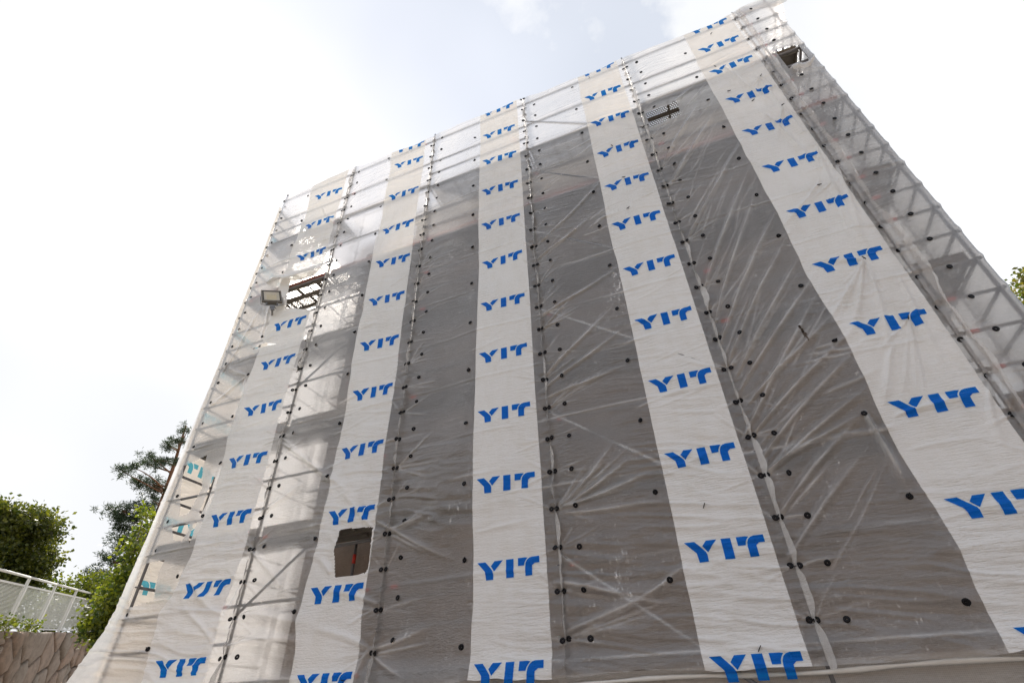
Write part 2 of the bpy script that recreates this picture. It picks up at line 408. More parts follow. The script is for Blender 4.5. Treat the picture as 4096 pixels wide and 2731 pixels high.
M['ground'] = simple('gravel_yard', (0.36, 0.325, 0.29), 0.95, 0, 0.3, 0.6, 0.03, 14)
M['slope'] = simple('added_earth_slope', (0.21, 0.15, 0.10), 0.95, 0, 0.4, 0.5, 0.05, 5)
M['grass'] = simple('rough_grass', (0.06, 0.085, 0.025), 0.95, 0, 0.4, 1.5, 0.04, 9)

# ------------------------------------------------------------------ setting
def gridsheet(name, x0, x1, y0, y1, n, zf, m):
    xs = np.linspace(x0, x1, n); ys = np.linspace(y0, y1, n)
    X, Y = np.meshgrid(xs, ys); Z = zf(X, Y)
    v = np.stack([X, Y, Z], -1).reshape(-1, 3)
    i = np.arange((n - 1) * n).reshape(n - 1, n)[:, :-1].ravel()
    f = np.stack([i, i + 1, i + n + 1, i + n], -1)
    o = obj(name, mesh_np(name, v, f, True), m); tag(o, kind='structure'); return o
gridsheet('ground', -900, 900, -900, 900, 120, lambda X, Y: 0 * X, M['ground'])

# added slope behind the viewer, unseen: browns reflections, shades the lower front
def hz(X, Y):
    t = np.clip((-Y - 12.5 + 1.2 * np.sin(X * 0.11)) / 12, 0, 1)
    return -0.3 + 9.0 * t * t * (3 - 2 * t) + 0.5 * np.sin(X * .35) * np.sin(Y * .3) * t
gridsheet('added_hillside', -90, 90, -110, -11, 90, hz, M['slope'])
# ---- retaining wall line and terrace behind it
P0 = Vector((-12.2, -1.55, 0)); P1 = Vector((-23.2, 9.2, 0))
wd = (P1 - P0); WL = wd.length; wd.normalize(); wnrm = Vector((wd.y, -wd.x, 0))   # side facing the camera
if wnrm.dot(CAMPOS - P0) < 0: wnrm = -wnrm
def walltop(u): return 3.02 + 0.118 * u
def terr(name):
    # terrace surface behind the wall
    v = []; f = []
    nu, nb = 12, 10
    for i in range(nu + 1):
        u = -6 + (WL + 60) * i / nu
        for j in range(nb + 1):
            b = 0.28 + 120 * (j / nb) ** 2
            p = P0 + wd * u - wnrm * b
            v.append((p.x, p.y, walltop(min(max(u, -2), WL)) - 0.12 + 0.008 * b))
    for i in range(nu):
        for j in range(nb):
            a = i * (nb + 1) + j; f.append((a, a + 1, a + nb + 2, a + nb + 1))
    o = obj(name, mesh_py(name, v, f, True), M['grass']); tag(o, kind='structure')
terr('terrace')

# ---- building behind the scaffold
BX0, BX1, BY, BT = -5.45, 2.95, 1.08, 12.36
bld = empty('plaster_building', (0, BY, 0))
tag(bld, 'grey brown plastered building wall behind the wrapped scaffold', 'building')
b = MB(); b.box(BX0, BX1, 0, 9.0, 0, BT)
obj('wall', b.mesh('wall'), M['wall'], bld)
b = MB(); b.box(-6.95, BX0 - 0.003, 0.004, 9.0, 0, 11.80)
obj('wing_wall', b.mesh('wing_wall'), M['wall'], bld)
b = MB(); b.box(BX0 + 0.01, BX1 - 0.01, -0.012, -0.003, 11.35, BT - 0.003)
obj('frieze', b.mesh('frieze'), M['frieze'], bld)
b = MB(); b.box(BX0 - 0.06, BX1 + 0.06, -0.06, 9.06, BT + 0.003, BT + 0.10)
obj('eaves_board', b.mesh('eaves_board'), M['deckframe'], bld)
b = MB()
b.add([(BX0, 0, BT + 0.103), (BX1, 0, BT + 0.103), (BX1, 9, BT + 0.103), (BX0, 9, BT + 0.103), (BX0 + 2, 4.5, BT + 1.5), (BX1 - 2, 4.5, BT + 1.5)],
      [(0, 1, 5, 4), (1, 2, 5), (2, 3, 4, 5), (3, 0, 4), (0, 3, 2, 1)])
obj('roof', b.mesh('roof'), M['roof'], bld)

# ------------------------------------------------------------------ scaffold
SEAM = [-9.50, -7.05, -4.475, -1.905, 0.665, 3.235, 3.90]
YO, YI = 0.045, 0.775
scaf = empty('scaffold', (-3, 0.4, 0))
tag(scaf, 'galvanised steel scaffold with decks and rails standing behind the sheets', 'scaffold')
scaf_off = Vector((3, -0.4, 0))
_cache = {}
def seg(name, a, b, r, m, parent=scaf, n=8):
    """straight tube as a shared unit mesh along +X, scaled by length class"""
    a = Vector(a); b = Vector(b); L = round((b - a).length, 3)
    key = (name, L, r)
    if key not in _cache:
        q = MB(); q.tube((0, 0, 0), (L, 0, 0), r, n=n); _cache[key] = q.mesh(name, True)
        _cache[key].materials.append(m)
    o = bpy.data.objects.new(name, _cache[key]); COL.objects.link(o); o.parent = parent
    o.location = a + (scaf_off if parent is scaf else Vector((0, 0, 0)))
    o.rotation_euler = (b - a).to_track_quat('X', 'Z').to_euler()
    return o
def std_mesh(top):
    q = MB(); q.tube((0, 0, 0), (0, 0, top), 0.0242, n=10); return q.mesh('standard', True)
def ros_mesh(top):
    q = MB(); z = 0.62
    while z < top - 0.1:
        q.tube((0, 0, z - 0.005), (0, 0, z + 0.005), 0.062, n=10)
        z += 0.5
    return q.mesh('rosette')
SM, RM = std_mesh(14.45), ros_mesh(14.45)
q = MB(); q.tube((0, 0, -0.005), (0, 0, 0.005), 0.062, n=10); ROS = q.mesh('rosette')
SM2, RM2 = std_mesh(13.2), ros_mesh(13.2)
def standard(x, y, short=False, z=0):
    o = obj('standard', SM2 if short else SM, M['steel'], scaf, Vector((x, y, z)) + scaf_off)
    if abs(y - YO) < .01 and x in (-9.50, 3.90):
        z_ = 0.62
        while z_ < 14.3: obj('rosette', ROS, M['steel'], o, (0, 0, z_)); z_ += 0.5
    else: tag(obj('rosette', RM2 if short else RM, M['steel'], o), kind='stuff')
for x in SEAM:
    standard(x, YO); standard(x, YI, short=(x not in (-9.50, 3.90)))
for y in (3.35, 5.92):
    standard(-9.50, y); standard(3.90, y); standard(3.235, y, True)
standard(-7.05, 3.35, True)
seg('standard', (-5.62, YI, 0), (-5.62, YI, 4.2), 0.0242, M['steel'])
seg('guard_rail', (-6.3, YI - 0.05, 4.02), (-4.55, YI - 0.05, 4.06), 0.03, M['steel'])
o_ = seg('red_band', (-5.62, YI, 3.72), (-5.62, YI, 3.86), 0.029, M['redpaint'])
LIFT = [2.12, 4.12, 6.12, 8.12, 10.12, 12.12]
red_me = MB(); red_me.tube((0, 0, 0), (0.11, 0, 0), 0.0275, n=8); red_me = red_me.mesh('red_marker', True); red_me.materials.append(M['redpaint'])
def marker(p, d):
    o = bpy.data.objects.new('red_marker', red_me); COL.objects.link(o); o.parent = scaf
    o.location = Vector(p) + scaf_off; o.rotation_euler = Vector(d).to_track_quat('X', 'Z').to_euler()
for i in range(6):
    x0, x1 = SEAM[i] + 0.03, SEAM[i + 1] - 0.03
    zz = 2.12
    while zz < 14.3:
        frac = round((zz - 2.12) % 2.0, 2)
        if frac in (0.0, 1.0) or (frac == 0.5 and (i + int(zz)) % 2 == 0 and i < 5) or i == 5:
            o = seg('ledger' if frac == 0 else 'guard_rail', (x0, YO, zz), (x1, YO, zz), 0.0242, M['steel'])
            if random.random() < 0.55:
                if i < 5: marker((x1 - 0.30 if random.random() < .6 else x0 + 0.1, YO, zz), (1, 0, 0))
                else: marker((x0 + 0.06, YO, zz), (1, 0, 0))
        zz += 0.5
    for z in LIFT:
        seg('ledger', (x0, YI, z), (x1, YI, z), 0.0242, M['steel'])
        if i not in (0,): seg('guard_rail', (x0, YI, z + 1.0), (x1, YI, z + 1.0), 0.0242, M['steel'])
for x in SEAM:
    for z in LIFT:
        seg('transom', (x, YO + 0.03, z), (x, YI - 0.03, z), 0.0242, M['steel'])
for x in (-9.50, 3.90):        # end frames: a rail every half metre, as on the outside corners
    z = 2.62
    while z < 14.2:
        if abs((z - 2.12) % 2.0) > 0.01: seg('end_rail', (x, YO + 0.03, z), (x, YI - 0.03, z), 0.0242, M['steel'])
        z += 0.5
# return runs along both ends of the building
for x in (-9.50, 3.90):
    for z in LIFT:
        for dz in (0, 0.5, 1.0):
            seg('return_ledger', (x, YI + 0.03, z + dz), (x, 3.32, z + dz), 0.0242, M['steel'])
            if dz != 0.5: seg('return_ledger', (x, 3.38, z + dz), (x, 5.89, z + dz), 0.0242, M['steel'])
for z in LIFT:
    seg('return_ledger', (3.235, YI + 0.03, z), (3.235, 3.32, z), 0.0242, M['steel'])
    seg('transom', (3.265, 3.35, z), (3.87, 3.35, z), 0.0242, M['steel'])
    seg('transom', (-9.47, 3.35, z), (-7.08, 3.35, z), 0.0242, M['steel'])
# diagonal braces in the bay between the third and fourth seams, and one on the left
for z in (13.25, 11.25, 9.25, 7.25, 5.25, 3.25):
    seg('diagonal_brace', (SEAM[3] + 0.03, YO - 0.045, z), (SEAM[4] - 0.03, YO - 0.045, z - 1.93), 0.0215, M['steel'])
for z in (4.20, 8.2):
    seg('diagonal_brace', (SEAM[1] + 0.05, YO - 0.045, z - 1.2), (SEAM[2] - 0.1, YO - 0.045, z + 0.7), 0.0215, M['steel'])
# decks: two steel planks per bay and lift, hollow underneath with rims and ribs
def plank_mesh(L, W):
    q = MB(); q.box(0, L, 0, W, -0.004, 0.0)
    return q.mesh('deck_plank')
def rim_mesh(L, W):
    q = MB()
    q.box(0, L, 0.002, 0.022, -0.07, -0.0055); q.box(0, L, W - 0.022, W - 0.002, -0.07, -0.0055)
    n = max(2, int(L / 0.62))
    for k in range(n + 1):
        x = 0.02 + (L - 0.07) * k / n
        q.box(x, x + 0.03, 0.0235, W - 0.0235, -0.05, -0.0057)
    return q.mesh('deck_rim')
_pl = {}
def plank(x0, x1, y0, W, z, rot=0, solid=False):
    L = round(x1 - x0, 3)
    if (L, W) not in _pl: _pl[(L, W)] = (plank_mesh(L, W), rim_mesh(L, W))
    a, r = _pl[(L, W)]
    if solid: a = a.copy(); a.materials.clear()
    o = obj('deck_plank', a, M['deckframe'] if solid else M['deck'], scaf, Vector((x0, y0, z)) + scaf_off)
    if rot: o.rotation_euler = (0, 0, rot)
    obj('deck_rim', r, M['deckframe'], o)
for i in range(6):
    for z in LIFT[1:] if i else LIFT[1:]:
        x0, x1 = SEAM[i] + 0.05, SEAM[i + 1] - 0.05
        if i == 1 and z == 12.12: continue
        if i == 0 and z == 10.12:        # partly open deck above the floodlight
            q = MB(); L = x1 - x0
            q.box(0, L, 0, 0.05, -0.06, 0); q.box(0, L, 0.27, 0.32, -0.06, 0)
            for xx in (0.0, 0.80, 1.40, 1.98, L - 0.10): q.box(xx, xx + 0.07, 0.051, 0.269, -0.04, -0.001)
            q2 = MB(); q2.box(0.071, 0.799, 0.051, 0.269, -0.004, -0.0015); q2.box(2.051, L - 0.101, 0.051, 0.269, -0.004, -0.0015)
            obj('punched_sheet', q2.mesh('punched_sheet'), M['deck'], scaf, Vector((x0, YO + 0.04, z + 0.03)) + scaf_off)
            obj('hatch_plank', q.mesh('hatch_plank'), M['deckframe'], scaf, Vector((x0, YO + 0.04, z + 0.03)) + scaf_off)
            plank(x0, x1, YO + 0.37, 0.32, z + 0.03)
            continue
        sol = (i == 5 and z == 12.12)
        plank(x0, x1, YO + 0.04, 0.32, z + 0.03, solid=sol); plank(x0, x1, YO + 0.37, 0.32, z + 0.03, solid=sol)
for z in LIFT[1:]:
    plank(3.56, 3.56 + 2.5, YI + 0.04, 0.30, z + 0.03, math.pi / 2)
    plank(3.88, 3.88 + 2.5, YI + 0.04, 0.30, z + 0.03, math.pi / 2)
# toe boards
_tb = {}
for i in range(6):
    for z in LIFT[1:]:
        x0, x1 = SEAM[i] + 0.05, SEAM[i + 1] - 0.05
        if (i in (2, 3) and z == 12.12): continue
        L = round(x1 - x0, 3)
        if L not in _tb:
            q = MB(); q.box(0, L, 0, 0.03, 0, 0.15); _tb[L] = q.mesh('toe_board')
        if (L, z) not in _tb:
            _tb[(L, z)] = _tb[L].copy(); _tb[(L, z)].materials.append(M['toe'] if z == 10.12 else M['wood'])
        obj('toe_board', _tb[(L, z)], None, scaf, Vector((x0, YO + 0.03, z + 0.035)) + scaf_off)

# ------------------------------------------------------------------ sheet surface: noise, folds, warp
TAB = R.rand(256, 256)
def vnoise(x, y, seed=0):
    x = np.asarray(x, float) + seed * 17.31; y = np.asarray(y, float) + seed * 9.77
    xi = np.floor(x).astype(int); yi = np.floor(y).astype(int)
    fx = x - xi; fy = y - yi
    fx = fx * fx * fx * (fx * (fx * 6 - 15) + 10); fy = fy * fy * fy * (fy * (fy * 6 - 15) + 10)
    a = TAB[xi & 255, yi & 255]; b_ = TAB[(xi + 1) & 255, yi & 255]; c = TAB[xi & 255, (yi + 1) & 255]; d = TAB[(xi + 1) & 255, (yi + 1) & 255]
    return (a * (1 - fx) + b_ * fx) * (1 - fy) + (c * (1 - fx) + d * fx) * fy
def ss(x, a, b):
    t = np.clip((x - a) / (b - a), 0, 1); return t * t * (3 - 2 * t)

TIEZ = {1: 0.44, 2: 0.343, 3: 0.32, 4: 0.316, 5: 0.03}      # height of the toggles on each seam, modulo half a metre
FOLDS = []   # x0,z0,x1,z1,amp,width
def F(lst, amp, w):
    for l in lst: FOLDS.append((*l, amp, w))
# long diagonal tension folds measured on the face
F([(-1.82, 3.79, -0.69, 4.36), (-1.82, 3.79, -0.45, 4.10), (-1.82, 3.79, -0.94, 4.6), (-1.76, 3.73, -0.33, 3.67), (-1.96, 5.62, -0.44, 6.49),
   (-1.99, 5.78, -0.57, 6.99), (-1.94, 5.46, -0.5, 5.77), (-1.84, 8.77, -0.24, 10.21), (-1.86, 8.42, -0.54, 9.28), (-1.99, 7.0, -0.29, 7.78), (-0.94, 2.68, -0.3, 2.97)], 0.042, 0.045)
F([(-1.89, 2.36, -0.30, 2.93), (-2.01, 2.92, -0.45, 2.55)], 0.05, 0.085)
F([(0.70, 3.80, 2.14, 4.71), (0.63, 3.32, 1.93, 4.37), (0.61, 2.90, 1.78, 3.93), (0.56, 4.30, 2.27, 6.38), (0.73, 5.14, 2.25, 7.09), (0.64, 5.67, 2.22, 8.12),
   (0.68, 6.04, 2.06, 8.67), (0.77, 4.73, 2.26, 5.9), (0.70, 7.8, 2.33, 10.08), (0.80, 9.3, 1.94, 10.95), (0.82, 11.24, 1.91, 12.18), (0.72, 3.85, 1.97, 4.39),
   (1.96, 4.36, 1.96, 3.36), (0.75, 9.9, 1.84, 11.53), (0.7, 4.32, 2.27, 5.53), (0.72, 4.94, 2.33, 6.69), (0.68, 3.99, 2.22, 5.26), (0.70, 6.7, 2.1, 9.2), (0.70, 5.4, 2.25, 7.6)], 0.066, 0.050)
F([(2.83, 8.24, 1.99, 7.4), (2.78, 6.51, 1.97, 5.55), (2.78, 6.51, 2.14, 6.78), (3.30, 7.29, 3.12, 5.6), (3.25, 8.67, 2.81, 6.5), (3.0, 6.09, 2.88, 4.4), (2.78, 6.43, 2.38, 4.64),
   (3.15, 4.38, 2.85, 3.48), (2.21, 4.22, 3.15, 4.38), (2.53, 5.1, 2.05, 4.26), (3.09, 9.17, 2.81, 6.5), (2.78, 6.51, 1.99, 5.06), (2.9, 11.6, 3.1, 9.0), (2.7, 10.4, 2.95, 8.3), (2.5, 12.4, 2.9, 10.2)], 0.045, 0.055)
F([(-7.17, 4.03, -5.74, 2.95), (-7.41, 4.41, -6.1, 4.95), (-7.06, 3.49, -7.26, 2.67), (-8.19, 3.54, -6.95, 2.87), (-7.10, 5.98, -5.5, 4.63), (-7.10, 5.89, -4.76, 4.17),
   (-4.54, 2.39, -5.54, 2.77), (-4.54, 2.39, -3.92, 2.0), (-4.54, 2.39, -4.75, 2.0), (-7.23, 2.62, -8.39, 3.56), (-7.84, 12.92, -6.6, 10.98), (-8.49, 8.64, -8.45, 10.53), (-9.3, 7.88, -8.75, 9.77),
   (-8.45, 7.6, -9.3, 7.0), (-8.45, 7.6, -9.35, 8.2), (-8.45, 7.6, -8.2, 6.2), (-4.73, 3.97, -5.6, 4.72), (-5.3, 3.37, -5.78, 3.73), (-4.74, 4.04, -3.26, 3.31), (-4.49, 3.91, -3.7, 4.01), (-4.49, 2.9, -5.51, 3.27), (-4.54, 2.39, -3.6, 2.57)], 0.042, 0.065)
F([(-7.1, 2.62, -5.49, 2.56), (-6.9, 2.95, -5.3, 2.80)], 0.085, 0.12)
# long lazy sags on the printed strips
rr = random.Random(5)
# crisp narrow creases: steep parallel ones on the nearest sheet, fans from some toggles on the next
for k in range(58):
    x0 = 0.69 + rr.random() ** 2 * 0.9; z0 = rr.uniform(2.6, 11.2); L = rr.uniform(0.5, 1.9); a = math.radians(rr.gauss(52 if z0 > 4.3 else 40, 6))
    x1 = min(x0 + L * math.cos(a), 2.35); L = (x1 - x0) / math.cos(a)
    FOLDS.append((x0, z0, x1, z0 + L * math.sin(a), rr.uniform(0.010, 0.024), rr.uniform(0.012, 0.026)))
for zc, n, a0, a1 in ((3.80, 9, 5, 58), (5.30, 6, 15, 50), (6.80, 6, 15, 50), (8.30, 5, 25, 55), (2.33, 7, -5, 45), (10.3, 4, 20, 50), (11.8, 4, -40, 20)):
    for k in range(n):
        a = math.radians(rr.uniform(a0, a1)); L = rr.uniform(0.5, 1.5); x0 = -1.86
        FOLDS.append((x0, zc, x0 + L * math.cos(a), zc + L * math.sin(a), rr.uniform(0.010, 0.022), rr.uniform(0.012, 0.028)))
for zc, n, a0, a1 in ((2.34, 8, -30, 40), (3.84, 6, -35, 25), (4.84, 4, -20, 40), (6.84, 4, -30, 40), (9.3, 4, -30, 40)):
    for k in range(n):
        a = math.radians(rr.uniform(a0, a1)); L = rr.uniform(0.3, 1.0); sg = rr.choice((-1, 1, 1)); x0 = -4.475 + sg * .04
        FOLDS.append((x0, zc, x0 + sg * L * math.cos(a), zc + L * math.sin(a), rr.uniform(0.010, 0.022), rr.uniform(0.012, 0.028)))
for (xc, zc, n) in ((2.78, 6.5, 9), (2.98, 8.15, 7), (2.83, 5.45, 6), (3.0, 10.4, 6), (2.98, 11.55, 5), (2.80, 3.06, 6)):
    for k in range(n):
        a = math.radians(rr.gauss(-105, 26)); L = rr.uniform(0.4, 1.5)
        FOLDS.append((xc, zc, xc + L * math.cos(a), zc + L * math.sin(a), rr.uniform(0.012, 0.026), rr.uniform(0.014, 0.032)))
for k in range(60):
    i = rr.randrange(5); z = rr.uniform(2.2, 7.5) if rr.random() < 0.6 else rr.uniform(7.5, 13.5)
    xa = SEAM[i] + rr.uniform(0.9, 1.6); dx = rr.uniform(0.6, 1.1); dz = rr.uniform(-0.05, 0.28)
    FOLDS.append((xa, z, min(xa + dx, SEAM[i + 1] - .03), z + dz, rr.uniform(0.010, 0.022), rr.uniform(0.03, 0.055)))
# short fans from the seam toggles
for i in range(1, 6):
    z = TIEZ[i] + 2.0
    while z < 14:
        for sgn in (-1, 1):
            for k in range(rr.choice((1, 2, 2, 3))):
                a = rr.uniform(-0.5, 1.0); L = rr.uniform(0.25, 0.75)
                FOLDS.append((SEAM[i] + sgn * 0.03, z, SEAM[i] + sgn * (0.03 + L * math.cos(a)), z + L * math.sin(a), rr.uniform(0.008, 0.02), rr.uniform(0.014, 0.03)))
        z += 0.5
FA = np.array(FOLDS)

CREASE_SHEEN = [None]
def disp(X, Z):
    """offset of the sheet along Y (negative = towards the viewer)"""
    X = np.asarray(X, float); Z = np.asarray(Z, float)
    sh = X.shape; X = X.ravel(); Z = Z.ravel()
    Y = np.full(X.shape, -0.012)
    for i in range(6):
        a, c = SEAM[i], SEAM[i + 1]
        mk = (X >= a - (2 if i == 0 else 0)) & (X < c + (2 if i == 5 else 0))
        t = np.clip((X[mk] - a) / (c - a), 0, 1)
        bul = np.sin(math.pi * t) ** 0.8
        n = vnoise(X[mk] * 0.9, Z[mk] * 0.7, 3 + i) - 0.35
        Y[mk] -= bul * (0.03 + 0.11 * n * (1 if c - a > 1 else 0.4))
    # where the film is drawn against the rails behind it
    zr = (Z - 2.12 + 0.5) % 1.0 - 0.5
    Y -= 0.010 * np.exp(-(zr / 0.022) ** 2) * ss(vnoise(X * 1.3, np.round(Z - 2.12) * 3.3, 9), 0.25, 0.6)
    # fine crosswise crinkles, stronger towards the bottom
    warp = 0.25 * vnoise(X * 1.5, Z * 1.2, 21)
    u = Z + 0.13 * X + warp * 0.5
    r1 = 1 - np.abs(2 * vnoise(X * 1.1, u * 9.0, 5) - 1)
    r2 = 1 - np.abs(2 * vnoise(X * 2.3, u * 19.0, 6) - 1)
    msk = ss(vnoise(X * 0.8, Z * 0.6, 7), 0.25, 0.7)
    k = 0.35 + 0.9 * ss(Z, 7.0, 2.5)
    Y -= msk * k * (0.020 * (r1 ** 2 - 0.3) + 0.008 * (r2 ** 2 - 0.3))
    # tension folds
    cre = np.zeros(X.shape)
    for f in FA:
        x0, z0, x1, z1, amp, w = f
        pad = 3.2 * w + 0.02
        mk = (X > min(x0, x1) - pad) & (X < max(x0, x1) + pad) & (Z > min(z0, z1) - pad) & (Z < max(z0, z1) + pad)
        if not mk.any(): continue
        px, pz = X[mk] - x0, Z[mk] - z0
        dx, dz = x1 - x0, z1 - z0; L = math.hypot(dx, dz); dx /= L; dz /= L
        s = (px * dx + pz * dz) / L
        wob = 0.35 * w * np.sin(s * 5 + x0 * 9)
        d = px * dz - pz * dx + wob
        ww = w * (0.35 + 0.65 * np.clip(s * 1.6, 0, 1))
        tap = ss(s, -0.03, 0.10) * ss(s, 1.05, 0.45)
        prof = np.exp(-np.abs(d / ww) ** 1.5) - 0.38 * np.exp(-(d / (2.1 * ww)) ** 2)
        Y[mk] -= amp * tap * prof
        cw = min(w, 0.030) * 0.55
        cre[mk] = np.maximum(cre[mk], tap * np.exp(-(d / cw) ** 2) * min(1.0, amp / 0.022) * (0.35 + 0.65 * vnoise(px * 6 + x0 * 13, pz * 6, 44)))  # highlight along the fold core, painted into the film colour
    # pulled in at the seam toggles
    for i in range(1, 6):
        dxs = np.abs(X - SEAM[i]); zz = ((Z - TIEZ[i]) + 0.25) % 0.5 - 0.25
        mk = dxs < 0.3
        Y[mk] += 0.018 * np.exp(-(dxs[mk] / 0.07) ** 2 - (zz[mk] / 0.06) ** 2)
        # puckered margins between toggles
        pk = vnoise(X[mk] * 6, Z[mk] * 17, 31) - 0.5
        Y[mk] += 0.020 * pk * np.exp(-(dxs[mk] / 0.12) ** 2)
    # loose hem at the bottom
    hem = ss(Z, 2.28, 1.95)
    Y -= hem * (0.03 + 0.07 * (vnoise(X * 2.4, 0 * X, 41)))
    # pale lines where the film lies on the rails and the diagonal braces
    pale_line = np.exp(-(zr / 0.013) ** 2) * ss(vnoise(X * 1.7, np.round(Z - 2.12) * 5.1, 19), 0.35, 0.75) * ss(X, -3.0, -1.8)
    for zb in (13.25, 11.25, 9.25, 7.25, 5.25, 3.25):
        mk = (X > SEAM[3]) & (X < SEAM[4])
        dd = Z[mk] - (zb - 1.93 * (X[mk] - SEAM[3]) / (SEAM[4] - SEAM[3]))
        pale_line[mk] = np.maximum(pale_line[mk], np.exp(-(dd / 0.017) ** 2) * ss(vnoise(X[mk] * 2.3, Z[mk] * 2.3, 18), 0.2, 0.6))
    cre = np.maximum(cre, 0.75 * pale_line)
    CREASE_SHEEN[0] = cre
    return Y.reshape(sh)
WARPA = [0.16, 0.08, 0.03, 0.03, 0.05, 0.0]
def warp(X, Z):
    X = np.asarray(X, float); Z = np.asarray(Z, float)
    out = np.zeros(np.broadcast(X, Z).shape); X, Z = np.broadcast_arrays(X, Z)
    for i in range(6):
        a, c = SEAM[i], SEAM[i + 1]
        mk = (X >= a) & (X < c)
        t = (X[mk] - a) / (c - a)
        env = np.sin(math.pi * t) ** 0.6
        n = vnoise(0 * t + i * 3.1, Z[mk] * 0.9, 51) - 0.5
        n2 = vnoise(0 * t + i * 7.7, Z[mk] * 3.2, 52) - 0.5
        lowk = 1 + (1.2 if i in (0, 1) else 0.3) * ss(Z[mk], 5, 2.3)
        out[mk] = env * lowk * WARPA[i] * (n + 0.35 * n2)
    return out
def P(X, Z, off=0.0):
    X, Z = np.broadcast_arrays(np.asarray(X, float), np.asarray(Z, float))
    Y = disp(X, Z) - off
    return np.stack([X + warp(X, Z), Y, Z], -1)
def ztop(X):
    X = np.asarray(X, float)
    d = np.min(np.abs(X[..., None] - np.array(SEAM)), -1)
    return 14.22 + 0.14 * np.exp(-(d / 0.35) ** 2) + 0.14 * (vnoise(X * 0.8, 0 * X, 61) - 0.5) - 0.06 * ss(X, -3.5, -6)
def zbot(X):
    X = np.asarray(X, float)
    return 1.95 + 0.07 * (vnoise(X * 1.1, 0 * X, 62) - 0.5) + 0.03 * (vnoise(X * 5, 0 * X, 63) - 0.5)

def inpoly(X, Z, poly):
    ins = np.zeros(X.shape, bool); n = len(poly)
    for i in range(n):
        x0, z0 = poly[i]; x1, z1 = poly[(i + 1) % n]
        c = ((z0 > Z) != (z1 > Z))
        with np.errstate(divide='ignore', invalid='ignore'):
            c &= X < (x1 - x0) * (Z - z0) / (z1 - z0 + 1e-12) + x0
        ins ^= c
    return ins
HOLES = [
    [(-9.44, 5.8), (-8.85, 5.9), (-8.87, 5.66), (-8.71, 5.23), (-8.77, 4.95), (-8.81, 4.77), (-9.02, 4.75), (-9.25, 5.25)],
    [(-9.1, 4.57), (-8.86, 4.60), (-8.64, 4.54), (-8.6, 4.42), (-8.66, 4.26), (-8.89, 4.3)],
    [(-8.52, 5.42), (-8.43, 5.38), (-8.41, 5.16), (-8.42, 4.89), (-8.46, 4.66), (-8.54, 4.77), (-8.5, 5.11)],
    [(-8.55, 4.55), (-8.47, 4.56), (-8.44, 4.18), (-8.50, 4.27)],
    [(-9.50, 3.92), (-9.41, 3.99), (-8.92, 3.97), (-8.96, 3.79), (-8.89, 3.54), (-8.82, 3.33), (-9.44, 3.28), (-9.50, 3.53)],
    [(-5.29, 3.99), (-5.0, 3.985), (-4.72, 3.96), (-4.72, 3.7), (-4.72, 3.40), (-4.76, 3.33), (-5.25, 3.31), (-5.34, 3.68)],
    [(-8.09, 10.23), (-7.55, 10.18), (-7.35, 10.22), (-7.09, 10.45), (-7.08, 9.96), (-7.10, 9.02), (-7.94, 9.35), (-8.04, 9.83)],
    [(-8.61, 8.36), (-8.42, 8.42), (-8.23, 8.44), (-7.91, 8.33), (-8.19, 8.34)],
    [(-7.2, 8.29), (-7.10, 8.4), (-7.10, 8.13)],
    [(-7.09, 7.79), (-7.10, 7.41), (-7.12, 7.34), (-7.16, 7.64)],
    [(0.76, 11.74), (1.40, 11.68), (1.37, 11.19), (0.76, 11.18)],
    [(3.44, 12.14), (3.82, 12.10), (3.80, 11.35), (3.44, 11.39)],
    [(1.66, 5.67), (1.685, 5.67), (1.72, 5.55), (1.70, 5.40), (1.675, 5.55)],
]
DX = 0.0155
LEFTZ = [2.0, 2.3, 3.2, 4.5, 6.6, 8.1, 9.7, 12.9, 14.4]
LEFTX = [-9.95, -9.92, -9.80, -9.71, -9.66, -9.56, -9.46, -9.44, -9.46]
def sheet_part(name, xa, xb, m, parent, leftedge=False):
    nx = max(2, int(round((xb - xa) / DX)) + 1); nz = int(12.35 / DX)
    xs = np.linspace(xa, xb, nx); ts = np.linspace(0, 1, nz)
    X, T = np.meshgrid(xs, ts)
    Z = zbot(X) + (ztop(X) - zbot(X)) * T
    Q = P(X, Z); cre = CREASE_SHEEN[0]
    if leftedge:     # the outer margin follows the corner post and flares out at the foot
        e = np.interp(Z, LEFTZ, LEFTX); w = ss(X, xa + 1.0, xa)
        Q[..., 0] += w * (e - xa)
        Q[..., 1] -= 0.25 * ss(Z, 3.2, 2.0) * w
    v = Q.reshape(-1, 3)
    i = (np.arange(nz - 1)[:, None] * nx + np.arange(nx - 1)[None, :]).ravel()
    f = np.stack([i, i + 1, i + nx + 1, i + nx], -1)
    cx = v[f, 0].mean(1); cz = v[f, 2].mean(1)
    kill = np.zeros(len(f), bool)
    for h in HOLES:
        kill |= inpoly(cx, cz, h)
    f = f[~kill]
    used = np.unique(f); remap = np.full(len(v), -1); remap[used] = np.arange(len(used))
    me = mesh_np(name, v[used], remap[f], True)
    at_ = me.attributes.new('crease_sheen', 'FLOAT', 'POINT'); at_.data.foreach_set('value', cre[used].astype(np.float32))
    return obj(name, me, m, parent)

